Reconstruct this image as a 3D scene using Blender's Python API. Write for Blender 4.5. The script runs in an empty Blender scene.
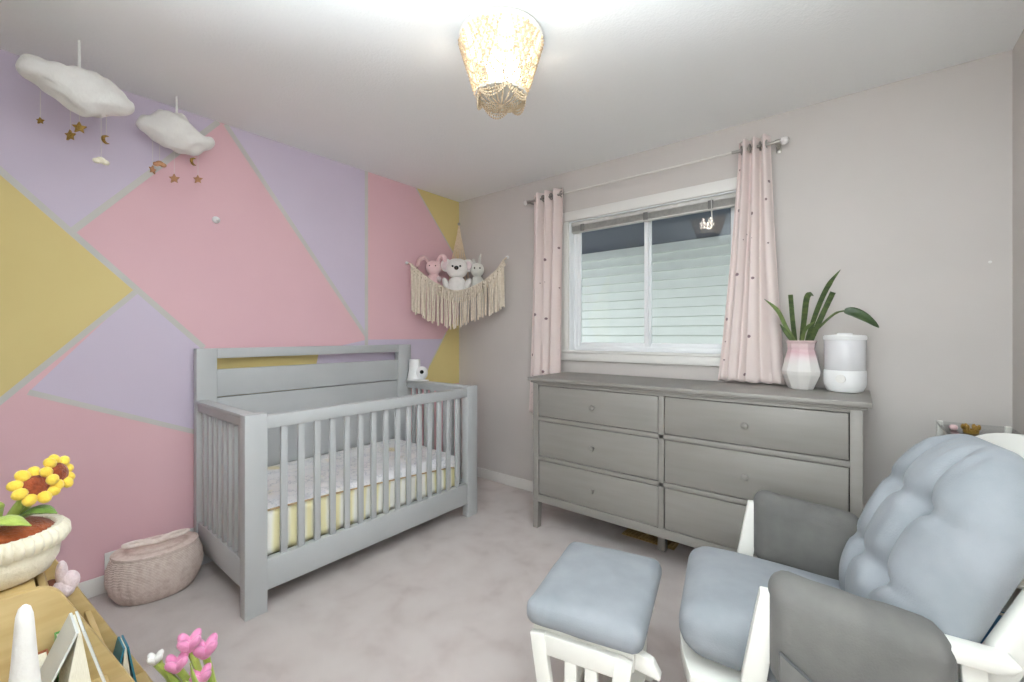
import bpy, bmesh, math, random
from mathutils import Vector, Matrix, noise as mnoise
C = bpy.context.scene.collection
random.seed(7)
PI = math.pi
R = math.radians

# ---------------------------------------------------------------- materials
def lin(c):
    return tuple((x/255/12.92 if x/255 <= .04045 else ((x/255+.055)/1.055)**2.4) for x in c) + (1.0,)

def mat(name, col, rough=.6, col2=None, scale=8, detail=3, bump=0, bscale=60, metal=0, sheen=0, spec=.5,
        stretch=None, transl=0, alpha=1, emit=0, coat=0, lo=.35, hi=.65):
    m = bpy.data.materials.new(name); m.use_nodes = True
    nt = m.node_tree; b = nt.nodes['Principled BSDF']
    b.inputs['Base Color'].default_value = lin(col); b.inputs['Roughness'].default_value = rough
    b.inputs['Metallic'].default_value = metal; b.inputs['Specular IOR Level'].default_value = spec
    b.inputs['Sheen Weight'].default_value = sheen; b.inputs['Sheen Roughness'].default_value = .4
    b.inputs['Coat Weight'].default_value = coat
    tc = nt.nodes.new('ShaderNodeTexCoord'); vec = tc.outputs['Object']
    if stretch:
        mp = nt.nodes.new('ShaderNodeMapping'); mp.inputs['Scale'].default_value = stretch
        nt.links.new(vec, mp.inputs['Vector']); vec = mp.outputs['Vector']
    if col2:
        n = nt.nodes.new('ShaderNodeTexNoise'); n.inputs['Scale'].default_value = scale; n.inputs['Detail'].default_value = detail
        nt.links.new(vec, n.inputs['Vector'])
        r = nt.nodes.new('ShaderNodeValToRGB'); r.color_ramp.elements[0].position = lo; r.color_ramp.elements[1].position = hi
        r.color_ramp.elements[0].color = lin(col); r.color_ramp.elements[1].color = lin(col2)
        nt.links.new(n.outputs['Fac'], r.inputs['Fac']); nt.links.new(r.outputs['Color'], b.inputs['Base Color'])
    if bump:
        n2 = nt.nodes.new('ShaderNodeTexNoise'); n2.inputs['Scale'].default_value = bscale; n2.inputs['Detail'].default_value = 4
        nt.links.new(vec, n2.inputs['Vector'])
        bp = nt.nodes.new('ShaderNodeBump'); bp.inputs['Strength'].default_value = bump; bp.inputs['Distance'].default_value = .01
        nt.links.new(n2.outputs['Fac'], bp.inputs['Height']); nt.links.new(bp.outputs['Normal'], b.inputs['Normal'])
    if emit:
        b.inputs['Emission Color'].default_value = lin(col); b.inputs['Emission Strength'].default_value = emit
    out = nt.nodes['Material Output']
    if transl:
        t = nt.nodes.new('ShaderNodeBsdfTranslucent'); t.inputs['Color'].default_value = lin(col)
        mx = nt.nodes.new('ShaderNodeMixShader'); mx.inputs[0].default_value = transl
        nt.links.new(b.outputs[0], mx.inputs[1]); nt.links.new(t.outputs[0], mx.inputs[2]); nt.links.new(mx.outputs[0], out.inputs[0])
    if alpha < 1: b.inputs['Alpha'].default_value = alpha
    return m

M = {}
M['wall'] = mat('wall_grey_paint', (200,194,190), .75, (203,197,193), 3, bump=.04, bscale=180)
M['ceiling'] = mat('ceiling_texture', (244,245,244), .9, bump=.2, bscale=110)
M['pink'] = mat('mural_pink', (228,187,194), .7, (225,183,191), 2, bump=.03, bscale=180)
M['lilac'] = mat('mural_lilac', (211,199,217), .7, (208,196,214), 2, bump=.03, bscale=180)
M['yellow'] = mat('mural_yellow', (222,203,140), .7, (219,199,135), 2, bump=.03, bscale=180)
M['stripe'] = mat('mural_tape_grey', (206,202,198), .7, (201,198,193), 6)
M['trim'] = mat('trim_white', (228,226,222), .45, bump=.02, bscale=40)
M['vinyl'] = mat('window_vinyl', (238,240,242), .35)
M['crib'] = mat('crib_grey_paint', (183,185,186), .4, (187,189,190), 5, bump=.02, bscale=90)
M['dresser'] = mat('dresser_grey_paint', (137,133,128), .45, (141,137,132), 4, stretch=(1,1,8), bump=.02, bscale=70)
M['dresser_dark'] = mat('dresser_inside', (60,56,52), .8, (66,62,58), 6)
M['white_wood'] = mat('white_painted_wood', (236,235,228), .35, (230,229,222), 5, bump=.02, bscale=60)
M['suede'] = mat('grey_microsuede', (134,139,144), .78, (147,151,156), 7, bump=.12, bscale=220, sheen=.12, spec=.2)
M['suede_arm_shaded'] = mat('shaded_arm_microsuede', (96,95,93), .8, (108,107,104), 9, bump=.12, bscale=220, sheen=.08, spec=.2)  # cushion suede again, darkened to paint in the shade on the arms
M['piping'] = mat('dark_seam', (78,80,82), .8, bump=.1, bscale=300)
M['wood'] = mat('honey_plywood', (200,174,122), .5, (188,160,106), 5, stretch=(1.5,1.5,9), bump=.03, bscale=80)
M['wicker'] = None
M['cloud'] = mat('white_fleece', (236,234,230), .95, (228,225,221), 14, bump=.25, bscale=70, sheen=.4)
M['ribbon'] = mat('white_ribbon', (238,238,234), .7, bump=.05, bscale=200)
M['gold'] = mat('gold_glitter', (176,142,70), .4, (140,108,50), 160, metal=.5)
M['rose'] = mat('rose_gold_charm', (200,150,110), .45, (188,140,104), 160, metal=.3)
M['thread'] = mat('white_thread', (225,220,215), .8, bump=.05, bscale=300)
M['cotton'] = mat('macrame_cotton', (232,220,203), .9, (220,206,188), 60, bump=.35, bscale=180)
M['cord'] = mat('macrame_cord', (232,214,188), .9, (220,200,170), 80, bump=.3, bscale=200)
M['koala'] = mat('white_plush', (238,234,230), .95, (230,226,222), 30, bump=.4, bscale=120, sheen=.5)
M['pinkplush'] = mat('pink_plush', (236,202,202), .95, (229,192,194), 30, bump=.4, bscale=120, sheen=.5)
M['palegrey'] = mat('pale_grey_plush', (222,222,214), .95, (212,212,206), 30, bump=.4, bscale=120, sheen=.5)
M['black'] = mat('black_plastic', (22,20,20), .25, bump=.01, bscale=50)
M['monitor'] = mat('white_plastic', (236,236,236), .3, bump=.01, bscale=50)
M['nickel'] = mat('brushed_nickel', (170,166,160), .3, metal=1, bump=.02, bscale=200)
M['rodwhite'] = mat('white_metal_rod', (222,218,212), .35, bump=.01, bscale=100)
M['crystal'] = mat('faceted_white_finial', (226,222,220), .1, coat=.6, bump=.02, bscale=40)
M['blind'] = mat('white_blind_vinyl', (205,203,199), .4, (196,194,190), 30)
M['leaf'] = mat('leaf_green', (56,74,42), .45, (84,100,54), 22, stretch=(1,1,3), bump=.05, bscale=60)
M['leaf_light'] = mat('leaf_pale_green', (88,106,58), .45, (110,126,72), 22, bump=.05, bscale=60)
M['leaf_dark'] = mat('leaf_deep_green', (38,60,28), .4, (58,80,36), 24, bump=.05, bscale=60)
M['metalbrass'] = mat('tan_metal_register', (186,158,100), .4, (176,148,92), 30, metal=.2)
M['dark'] = mat('dark_void', (26,23,21), .9, bump=.02, bscale=50)
M['ivory'] = mat('ivory_rib_plush', (236,228,206), .95, (228,219,196), 30, bump=.35, bscale=130, sheen=.5)
M['soil'] = mat('rust_plush_soil', (164,84,40), .95, (142,68,30), 40, bump=.5, bscale=120, sheen=.3)
M['petal'] = mat('yellow_plush_petal', (240,208,84), .95, (230,194,66), 40, bump=.35, bscale=140, sheen=.4)
M['seedface'] = mat('brown_plush_seed', (146,68,34), .95, (122,54,26), 60, bump=.5, bscale=140, sheen=.3)
M['plushgreen'] = mat('green_plush', (176,194,96), .95, (160,180,84), 30, bump=.35, bscale=140, sheen=.4)
M['plushgreen2'] = mat('deep_green_plush', (118,150,66), .95, (104,138,58), 30, bump=.35, bscale=140, sheen=.4)
M['tulip'] = mat('pink_tulip_plush', (232,152,192), .95, (222,138,182), 40, bump=.35, bscale=140, sheen=.5)
M['paleplush'] = mat('blush_plush', (232,214,216), .95, (224,204,208), 40, bump=.4, bscale=140, sheen=.5)
M['brownplush'] = mat('brown_plush', (124,78,58), .95, (108,66,48), 40, bump=.4, bscale=140, sheen=.4)
M['page'] = mat('book_pages', (238,234,218), .8, (222,216,196), 90, stretch=(1,30,1))
M['book_grey'] = mat('pale_book_cover', (214,216,212), .4, (206,209,206), 6)
M['book_teal'] = mat('teal_book_cover', (52,134,158), .35, (44,120,146), 6)
M['book_green'] = mat('green_book_cover', (84,150,70), .4, (70,134,60), 8)
M['book_rust'] = mat('rust_book_cover', (170,96,60), .4, (156,84,52), 8)
M['book_blue'] = mat('blue_book_cover', (58,110,150), .4, (44,84,124), 10)
M['book_red'] = mat('dusty_red_cover', (168,84,80), .4, (150,72,70), 10)
M['outlet'] = mat('outlet_plastic', (220,214,206), .35, bump=.01, bscale=50)
M['asphalt'] = mat('roof_shingle', (86,88,96), .9, (66,68,76), 30, bump=.4, bscale=60)
M['eave'] = mat('eave_slate_blue', (66,74,92), .6, (60,68,86), 6)
M['lawn'] = mat('grass', (96,112,70), .9, (78,94,56), 12, bump=.4, bscale=40)
M['bead'] = mat('whitewashed_bead', (226,206,176), .6, (214,192,160), 40, transl=.18)
M['bulb'] = mat('glowing_bulb', (255,236,206), .4, emit=1)
M['lampmetal'] = mat('white_lamp_metal', (232,228,220), .4, bump=.01, bscale=90)

def node_mat(name):
    m = bpy.data.materials.new(name); m.use_nodes = True
    nt = m.node_tree; return m, nt, nt.nodes['Principled BSDF']
def N(nt, t, **kw):
    n = nt.nodes.new(t)
    for k, v in kw.items(): setattr(n, k, v)
    return n
def ramp(nt, fac, stops):
    r = nt.nodes.new('ShaderNodeValToRGB'); cr = r.color_ramp
    while len(cr.elements) < len(stops): cr.elements.new(.5)
    for e, (p, c) in zip(cr.elements, stops): e.position = p; e.color = lin(c)
    nt.links.new(fac, r.inputs['Fac']); return r.outputs['Color']
def math_n(nt, op, a, b=None):
    n = nt.nodes.new('ShaderNodeMath'); n.operation = op
    for i, v in enumerate((a, b)):
        if v is None: continue
        if isinstance(v, (int, float)): n.inputs[i].default_value = v
        else: nt.links.new(v, n.inputs[i])
    return n.outputs[0]

def carpet():
    m, nt, b = node_mat('plush_carpet')
    tc = N(nt, 'ShaderNodeTexCoord')
    n1 = N(nt, 'ShaderNodeTexNoise'); n1.inputs['Scale'].default_value = 6.5; n1.inputs['Detail'].default_value = 3; n1.inputs['Distortion'].default_value = .25
    n2 = N(nt, 'ShaderNodeTexNoise'); n2.inputs['Scale'].default_value = 420; n2.inputs['Detail'].default_value = 2
    for n in (n1, n2): nt.links.new(tc.outputs['Object'], n.inputs['Vector'])
    base = ramp(nt, n1.outputs['Fac'], [(.26, (200,186,182)), (.42, (212,200,196)), (.56, (217,206,202)), (.78, (221,211,207))])
    mx = N(nt, 'ShaderNodeMix', data_type='RGBA', blend_type='MULTIPLY'); mx.inputs[0].default_value = 1
    tint = ramp(nt, n2.outputs['Fac'], [(.3, (222,222,222)), (.7, (255,255,255))])
    nt.links.new(base, mx.inputs['A']); nt.links.new(tint, mx.inputs['B']); nt.links.new(mx.outputs['Result'], b.inputs['Base Color'])
    b.inputs['Roughness'].default_value = .95; b.inputs['Specular IOR Level'].default_value = .1; b.inputs['Sheen Weight'].default_value = .25
    ad = math_n(nt, 'ADD', math_n(nt, 'MULTIPLY', n1.outputs['Fac'], .5), math_n(nt, 'MULTIPLY', n2.outputs['Fac'], .5))
    bp = N(nt, 'ShaderNodeBump'); bp.inputs['Strength'].default_value = .5; bp.inputs['Distance'].default_value = .015
    nt.links.new(ad, bp.inputs['Height']); nt.links.new(bp.outputs['Normal'], b.inputs['Normal'])
    return m
M['carpet'] = carpet()

def curtain_mat():
    m, nt, b = node_mat('blush_curtain_with_foil_dots')
    uv = N(nt, 'ShaderNodeTexCoord')
    v = N(nt, 'ShaderNodeTexVoronoi'); v.inputs['Scale'].default_value = 1; v.inputs['Randomness'].default_value = .75
    mp = N(nt, 'ShaderNodeMapping'); mp.inputs['Scale'].default_value = (5, 20, 1)
    nt.links.new(uv.outputs['UV'], mp.inputs['Vector']); nt.links.new(mp.outputs['Vector'], v.inputs['Vector'])
    dot = math_n(nt, 'LESS_THAN', v.outputs['Distance'], .135)
    mx = N(nt, 'ShaderNodeMix', data_type='RGBA')
    mx.inputs['A'].default_value = lin((240,227,223)); mx.inputs['B'].default_value = lin((128,100,108))
    nt.links.new(dot, mx.inputs[0]); nt.links.new(mx.outputs['Result'], b.inputs['Base Color'])
    nt.links.new(math_n(nt, 'MULTIPLY', dot, .7), b.inputs['Metallic'])
    b.inputs['Roughness'].default_value = .75; b.inputs['Sheen Weight'].default_value = .3
    t = N(nt, 'ShaderNodeBsdfTranslucent'); t.inputs['Color'].default_value = lin((246,226,222))
    ms = N(nt, 'ShaderNodeMixShader'); ms.inputs[0].default_value = .18
    out = nt.nodes['Material Output']
    nt.links.new(b.outputs[0], ms.inputs[1]); nt.links.new(t.outputs[0], ms.inputs[2]); nt.links.new(ms.outputs[0], out.inputs[0])
    return m
M['curtain'] = curtain_mat()

def glass_mat(name, ior=1.5, tint=(250,252,252), refl=1.0):
    m = bpy.data.materials.new(name); m.use_nodes = True; nt = m.node_tree
    nt.nodes.remove(nt.nodes['Principled BSDF']); out = nt.nodes['Material Output']
    f = N(nt, 'ShaderNodeFresnel'); f.inputs['IOR'].default_value = ior
    t = N(nt, 'ShaderNodeBsdfTransparent'); t.inputs['Color'].default_value = lin(tint)
    g = N(nt, 'ShaderNodeBsdfGlossy'); g.inputs['Roughness'].default_value = .0
    ms = N(nt, 'ShaderNodeMixShader')
    nt.links.new(math_n(nt, 'MULTIPLY', f.outputs[0], refl), ms.inputs[0]); nt.links.new(t.outputs[0], ms.inputs[1]); nt.links.new(g.outputs[0], ms.inputs[2])
    nt.links.new(ms.outputs[0], out.inputs[0]); return m
M['glass'] = glass_mat('window_glass', 1.5)
M['acrylic'] = glass_mat('clear_acrylic', 1.4, (238,242,242))

def tank_mat():
    m, nt, b = node_mat('frosted_clear_tank')
    t = N(nt, 'ShaderNodeBsdfTransparent'); t.inputs['Color'].default_value = lin((246,246,248))
    b.inputs['Base Color'].default_value = lin((236,235,237)); b.inputs['Roughness'].default_value = .25
    ms = N(nt, 'ShaderNodeMixShader'); ms.inputs[0].default_value = .2
    out = nt.nodes['Material Output']
    nt.links.new(b.outputs[0], ms.inputs[1]); nt.links.new(t.outputs[0], ms.inputs[2]); nt.links.new(ms.outputs[0], out.inputs[0])
    return m
M['tank'] = tank_mat()

def wicker_mat():
    m, nt, b = node_mat('pale_pink_wicker')
    tc = N(nt, 'ShaderNodeTexCoord')
    w1 = N(nt, 'ShaderNodeTexWave', wave_type='BANDS', bands_direction='Z'); w1.inputs['Scale'].default_value = 46; w1.inputs['Distortion'].default_value = 1.6; w1.inputs['Detail Scale'].default_value = 6
    n = N(nt, 'ShaderNodeTexNoise'); n.inputs['Scale'].default_value = 40
    for q in (w1, n): nt.links.new(tc.outputs['Object'], q.inputs['Vector'])
    c = ramp(nt, n.outputs['Fac'], [(.3, (224,203,193)), (.6, (240,224,215)), (.8, (230,210,200))])
    mx = N(nt, 'ShaderNodeMix', data_type='RGBA', blend_type='MULTIPLY'); mx.inputs[0].default_value = .5
    nt.links.new(c, mx.inputs['A']); nt.links.new(ramp(nt, w1.outputs['Fac'], [(.0, (205,190,182)), (.5, (255,255,255))]), mx.inputs['B'])
    nt.links.new(mx.outputs['Result'], b.inputs['Base Color']); b.inputs['Roughness'].default_value = .75
    bp = N(nt, 'ShaderNodeBump'); bp.inputs['Strength'].default_value = .6; bp.inputs['Distance'].default_value = .006
    nt.links.new(w1.outputs['Fac'], bp.inputs['Height']); nt.links.new(bp.outputs['Normal'], b.inputs['Normal'])
    return m
M['wicker'] = wicker_mat()

def sheet_mat():
    m, nt, b = node_mat('printed_crib_sheet')
    tc = N(nt, 'ShaderNodeTexCoord')
    n = N(nt, 'ShaderNodeTexNoise'); n.inputs['Scale'].default_value = 9; n.inputs['Detail'].default_value = 6; n.inputs['Roughness'].default_value = .65
    n2 = N(nt, 'ShaderNodeTexNoise'); n2.inputs['Scale'].default_value = 5; n2.inputs['Detail'].default_value = 2
    for q in (n, n2): nt.links.new(tc.outputs['Object'], q.inputs['Vector'])
    line = ramp(nt, n.outputs['Fac'], [(.44, (250,249,251)), (.485, (246,246,249)), (.5, (206,208,216)), (.515, (246,246,249)), (.56, (250,249,251))])
    mx = N(nt, 'ShaderNodeMix', data_type='RGBA', blend_type='MULTIPLY'); mx.inputs[0].default_value = 1
    nt.links.new(line, mx.inputs['A']); nt.links.new(ramp(nt, n2.outputs['Fac'], [(.35, (255,255,255)), (.62, (255,253,250)), (.72, (250,240,206))]), mx.inputs['B'])
    nt.links.new(mx.outputs['Result'], b.inputs['Base Color']); b.inputs['Roughness'].default_value = .85
    return m
M['sheet'] = sheet_mat()
def skirt_mat():
    m, nt, b = node_mat('yellow_striped_skirt')
    tc = N(nt, 'ShaderNodeTexCoord')
    w = N(nt, 'ShaderNodeTexWave', wave_type='BANDS', bands_direction='Y'); w.inputs['Scale'].default_value = 4.2; w.inputs['Distortion'].default_value = 1.5; w.inputs['Detail'].default_value = 2
    nt.links.new(tc.outputs['Object'], w.inputs['Vector'])
    nt.links.new(ramp(nt, w.outputs['Fac'], [(.2, (250,248,240)), (.5, (248,244,220)), (.9, (242,233,186))]), b.inputs['Base Color'])
    b.inputs['Roughness'].default_value = .85; return m
M['skirt'] = skirt_mat()
M['trimtan'] = mat('tan_binding', (196,170,132), .85, (180,152,116), 40)
def vase_mat():
    m, nt, b = node_mat('dipped_pink_vase')
    tc = N(nt, 'ShaderNodeTexCoord'); sp = N(nt, 'ShaderNodeSeparateXYZ'); nt.links.new(tc.outputs['Object'], sp.inputs[0])
    n = N(nt, 'ShaderNodeTexNoise'); n.inputs['Scale'].default_value = 18; nt.links.new(tc.outputs['Object'], n.inputs['Vector'])
    z = math_n(nt, 'ADD', math_n(nt, 'MULTIPLY', sp.outputs['Z'], 4.2), math_n(nt, 'MULTIPLY', n.outputs['Fac'], .16))
    nt.links.new(ramp(nt, z, [(.60, (222,219,215)), (.74, (224,208,209)), (.86, (214,178,184)), (1.0, (218,192,192))]), b.inputs['Base Color'])
    b.inputs['Roughness'].default_value = .12; b.inputs['Coat Weight'].default_value = .4; return m
M['vase'] = vase_mat()
def siding_mat():
    m, nt, b = node_mat('pale_lap_siding')
    tc = N(nt, 'ShaderNodeTexCoord'); n = N(nt, 'ShaderNodeTexNoise'); n.inputs['Scale'].default_value = 5; nt.links.new(tc.outputs['Object'], n.inputs['Vector'])
    nt.links.new(ramp(nt, n.outputs['Fac'], [(.3, (206,212,208)), (.7, (211,217,213))]), b.inputs['Base Color']); b.inputs['Roughness'].default_value = .55
    return m
M['siding'] = siding_mat()

# ---------------------------------------------------------------- mesh builder
class MB:
    def __init__(s): s.bm = bmesh.new()
    def _add(s, t, mtx=None, mi=0):
        if mtx is not None: bmesh.ops.transform(t, matrix=mtx, verts=t.verts)
        for f in t.faces: f.material_index = mi
        me = bpy.data.meshes.new('tmp'); t.to_mesh(me); t.free(); s.bm.from_mesh(me); bpy.data.meshes.remove(me)
    def box(s, lo, hi, bev=0, mtx=None, mi=0, seg=2):
        t = bmesh.new(); bmesh.ops.create_cube(t, size=1)
        lo, hi = Vector(lo), Vector(hi)
        bmesh.ops.transform(t, matrix=Matrix.Translation((lo+hi)/2) @ Matrix.Diagonal((*(hi-lo), 1)), verts=t.verts)
        if bev: bmesh.ops.bevel(t, geom=t.edges[:], offset=bev, segments=seg, profile=.5, affect='EDGES')
        s._add(t, mtx, mi); return s
    def bar(s, p0, p1, w, h, up=(0,0,1), bev=0, mi=0):
        p0, p1 = Vector(p0), Vector(p1); d = (p1-p0); L = d.length; d.normalize()
        x = Vector(up).cross(d)
        if x.length < 1e-4: x = Vector((1,0,0)).cross(d)
        x.normalize(); y = d.cross(x)
        mtx = Matrix((( x.x, y.x, d.x, p0.x), (x.y, y.y, d.y, p0.y), (x.z, y.z, d.z, p0.z), (0,0,0,1)))
        return s.box((-w/2,-h/2,0), (w/2,h/2,L), bev, mtx, mi)
    def prism(s, poly, axis, lo, hi, bev=0, mtx=None, mi=0):
        t = bmesh.new()
        def pt(a, b, c): return {'x': (c,a,b), 'y': (a,c,b), 'z': (a,b,c)}[axis]
        v0 = [t.verts.new(pt(a,b,lo)) for a,b in poly]; f = t.faces.new(v0)
        r = bmesh.ops.extrude_face_region(t, geom=[f]); vs = [g for g in r['geom'] if isinstance(g, bmesh.types.BMVert)]
        d = Vector(pt(0,0,hi-lo)); bmesh.ops.translate(t, vec=d, verts=vs)
        bmesh.ops.recalc_face_normals(t, faces=t.faces[:])
        if bev: bmesh.ops.bevel(t, geom=t.edges[:], offset=bev, segments=2, profile=.5, affect='EDGES')
        s._add(t, mtx, mi); return s
    def lathe(s, prof, c=(0,0,0), seg=32, mtx=None, mi=0, sy=1.0, wob=None):
        t = bmesh.new(); rings = []
        for r, z in prof:
            ring = []
            for k in range(seg):
                a = 2*PI*k/seg; rr = r*(wob(a,z) if wob else 1)
                ring.append(t.verts.new((c[0]+rr*math.cos(a), c[1]+rr*math.sin(a)*sy, c[2]+z)))
            rings.append(ring)
        for a, b in zip(rings, rings[1:]):
            for k in range(seg): t.faces.new((a[k], a[(k+1)%seg], b[(k+1)%seg], b[k]))
        for ring in (rings[0], rings[-1]):
            try: t.faces.new(ring)
            except Exception: pass
        bmesh.ops.recalc_face_normals(t, faces=t.faces[:])
        s._add(t, mtx, mi); return s
    def tube(s, pts, r, seg=8, closed=False, mi=0, flat=1.0, up=(0,0,1)):
        t = bmesh.new(); pts = [Vector(p) for p in pts]; n = len(pts); rings = []
        for i, p in enumerate(pts):
            if closed: d = pts[(i+1)%n]-pts[i-1]
            else: d = pts[min(i+1,n-1)]-pts[max(i-1,0)]
            d.normalize(); x = Vector(up).cross(d)
            if x.length < 1e-3: x = Vector((1,0,0)).cross(d)
            x.normalize(); y = d.cross(x)
            rr = r[i] if isinstance(r, (list, tuple)) else r
            rings.append([t.verts.new(p + x*rr*math.cos(2*PI*k/seg) + y*rr*flat*math.sin(2*PI*k/seg)) for k in range(seg)])
        m = n if closed else n-1
        for i in range(m):
            a, b = rings[i], rings[(i+1)%n]
            for k in range(seg): t.faces.new((a[k], a[(k+1)%seg], b[(k+1)%seg], b[k]))
        if not closed:
            t.faces.new(rings[0]); t.faces.new(rings[-1])
        bmesh.ops.recalc_face_normals(t, faces=t.faces[:])
        s._add(t, None, mi); return s
    def ball(s, c, r, seg=16, rings=10, mtx=None, mi=0, disp=None):
        t = bmesh.new(); bmesh.ops.create_uvsphere(t, u_segments=seg, v_segments=rings, radius=1)
        if isinstance(r, (int,float)): r = (r,r,r)
        m = Matrix.Translation(c) @ (mtx if mtx is not None else Matrix()) @ Matrix.Diagonal((*r,1))
        if disp:
            for v in t.verts: v.co *= disp(v.co)
        s._add(t, m, mi); return s
    def soft(s, lo, hi, rad, n=14, fn=None, mtx=None, mi=0):
        """rounded, puffy block: a subdivided cube with corner radius rad (x,y,z) and a displacement fn(u,v,w,p)"""
        t = bmesh.new(); bmesh.ops.create_cube(t, size=2); bmesh.ops.subdivide_edges(t, edges=t.edges[:], cuts=n, use_grid_fill=True)
        lo, hi = Vector(lo), Vector(hi); c = (lo+hi)/2; h = (hi-lo)/2
        if isinstance(rad, (int,float)): rad = (rad,)*3
        for v in t.verts:
            q = v.co.copy(); p = Vector([q[i]*h[i] for i in range(3)])
            core = Vector([max(-h[i]+rad[i], min(h[i]-rad[i], p[i])) for i in range(3)])
            d = Vector([(p[i]-core[i])/max(rad[i],1e-6) for i in range(3)])
            if d.length > 1e-6:
                # map cube corner offset to ellipsoid corner
                x,y,z = d
                e = Vector((x*math.sqrt(max(0,1-y*y/2-z*z/2+y*y*z*z/3)), y*math.sqrt(max(0,1-z*z/2-x*x/2+z*z*x*x/3)), z*math.sqrt(max(0,1-x*x/2-y*y/2+x*x*y*y/3))))
                p = core + Vector([e[i]*rad[i] for i in range(3)])
            if fn: p = p + Vector(fn(q.x, q.y, q.z, p))
            v.co = c + p
        bmesh.ops.recalc_face_normals(t, faces=t.faces[:])
        s._add(t, mtx, mi); return s
    def grid(s, fn, nu, nv, closed_u=False, mi=0, uv=False):
        t = bmesh.new(); V = [[t.verts.new(fn(i/nu, j/nv)) for j in range(nv+1)] for i in range(nu if closed_u else nu+1)]
        lay = t.loops.layers.uv.new('UVMap') if uv else None
        m = len(V)
        for i in range(nu):
            for j in range(nv):
                f = t.faces.new((V[i][j], V[(i+1)%m][j], V[(i+1)%m][j+1], V[i][j+1]))
                if uv:
                    for l, (a,b) in zip(f.loops, ((i,j),(i+1,j),(i+1,j+1),(i,j+1))): l[lay].uv = (a/nu, b/nv)
        s._add(t, None, mi); return s
    def build(s, name, mats, parent=None, smooth=True, angle=38, solid=0, sub=0, xf=None):
        bm = s.bm
        if xf is not None: bmesh.ops.transform(bm, matrix=xf, verts=bm.verts)
        if smooth:
            lim = R(angle)
            for f in bm.faces: f.smooth = True
            for e in bm.edges:
                if len(e.link_faces) == 2 and e.calc_face_angle(0) > lim: e.smooth = False
        me = bpy.data.meshes.new(name); bm.to_mesh(me); bm.free()
        if not isinstance(mats, (list,tuple)): mats = [mats]
        for m in mats: me.materials.append(m)
        o = bpy.data.objects.new(name, me); C.objects.link(o)
        if parent is not None: o.parent = parent
        if solid:
            md = o.modifiers.new('thickness','SOLIDIFY'); md.thickness = solid; md.offset = 0
        if sub:
            md = o.modifiers.new('sub','SUBSURF'); md.levels = sub; md.render_levels = sub
        return o

def tag(o, label, cat, group=None, kind=None):
    o['label'] = label; o['category'] = cat
    if group: o['group'] = group
    if kind: o['kind'] = kind
    return o
def thing(name, label, cat, loc=(0,0,0), rz=0, group=None):
    o = bpy.data.objects.new(name, None); C.objects.link(o); o.empty_display_size = .05
    o.location = loc; o.rotation_euler = (0,0,rz)
    return tag(o, label, cat, group)
def struct(o): o['kind'] = 'structure'; return o
def spline(pts, n):
    """Catmull-Rom through pts, n samples per span"""
    P = [Vector(p) for p in pts]; out = []
    for i in range(len(P)-1):
        p0 = P[max(i-1,0)]; p1 = P[i]; p2 = P[i+1]; p3 = P[min(i+2,len(P)-1)]
        for k in range(n):
            t = k/n
            out.append(.5*((2*p1)+(p2-p0)*t+(2*p0-5*p1+4*p2-p3)*t*t+(3*p1-p0-3*p2+p3)*t**3))
    out.append(P[-1]); return out
def star_poly(r, ri, n=5, rot=PI/2):
    return [((r if k%2==0 else ri)*math.cos(rot+PI*k/n), (r if k%2==0 else ri)*math.sin(rot+PI*k/n)) for k in range(2*n)]

# ---------------------------------------------------------------- room shell
XR, YF, H = 3.33, -2.90, 2.44
struct(MB().box((-.15,YF-.15,-.12), (XR+.15,.15,0)).build('floor', M['carpet'], smooth=False))
struct(MB().box((-.15,YF-.15,H), (XR+.15,.15,H+.12)).build('ceiling', M['ceiling'], smooth=False))
WX0, WX1, WZ0, WZ1 = 1.16, 2.29, 1.12, 2.07
w = MB()
w.box((-.15,0,0), (WX0,.15,H)); w.box((WX1,0,0), (XR+.15,.15,H)); w.box((WX0,0,0), (WX1,.15,WZ0)); w.box((WX0,0,WZ1), (WX1,.15,H))
struct(w.build('wall_back', M['wall'], smooth=False))
struct(MB().box((XR,YF-.15,0), (XR+.15,0,H)).build('wall_right', M['wall'], smooth=False))
struct(MB().box((-.15,YF-.15,0), (XR,YF,H)).build('wall_front', M['wall'], smooth=False))

# mural wall: painted geometric fields (thin paint layers on one wall mesh)
w = MB(); w.box((-.15,YF,0), (0,0,H), mi=0)
layer = [0]
def field(poly, mi):
    layer[0] += 1; x = .00006*layer[0]
    t = bmesh.new(); t.faces.new([t.verts.new((x,a,b)) for a,b in poly]); bmesh.ops.recalc_face_normals(t, faces=t.faces[:])
    for f in t.faces:
        if f.normal.x < 0: f.normal_flip()
    w._add(t, None, mi)
def stripe(a, b, wd=.027):
    a, b = Vector(a), Vector(b); d = (b-a).normalized(); n = Vector((-d.y,d.x))*wd/2
    field([tuple(a-n), tuple(b-n), tuple(b+n), tuple(a+n)], 4)
# material slots: 0 grey,1 pink,2 lilac,3 yellow,4 stripe
Y0 = YF
def L1(y): return 1.93-(y+2.68)*1.056
field([(Y0,0),(0,0),(0,H),(Y0,H)], 1)
P1 = (-2.47,L1(-2.47)); APX = (-1.885,H)
field([(Y0,L1(Y0)), P1, APX, (Y0,H)], 2)                              # lilac, top left
KN = (-2.235,L1(-2.235)); LL = (-2.60,.985); YE = (Y0,.955-.22*1.145)
field([(Y0,L1(Y0)), KN, (Y0,.955-.22*1.145)], 3)                      # yellow diamond
E1 = (-1.955,L1(-1.955)); E2 = (-1.955,.685)
field([KN, E1, (-1.90,1.10), (-1.90,.66), LL], 2)                     # lilac under the pink diamond
T3 = (-1.85,H); B3 = (-.945,1.225)
field([T3, B3, (-.945,H)], 2)                                         # lilac triangle
field([(-.49,H), (0,1.885), (0,H)], 3)                                # yellow corner, top
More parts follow.
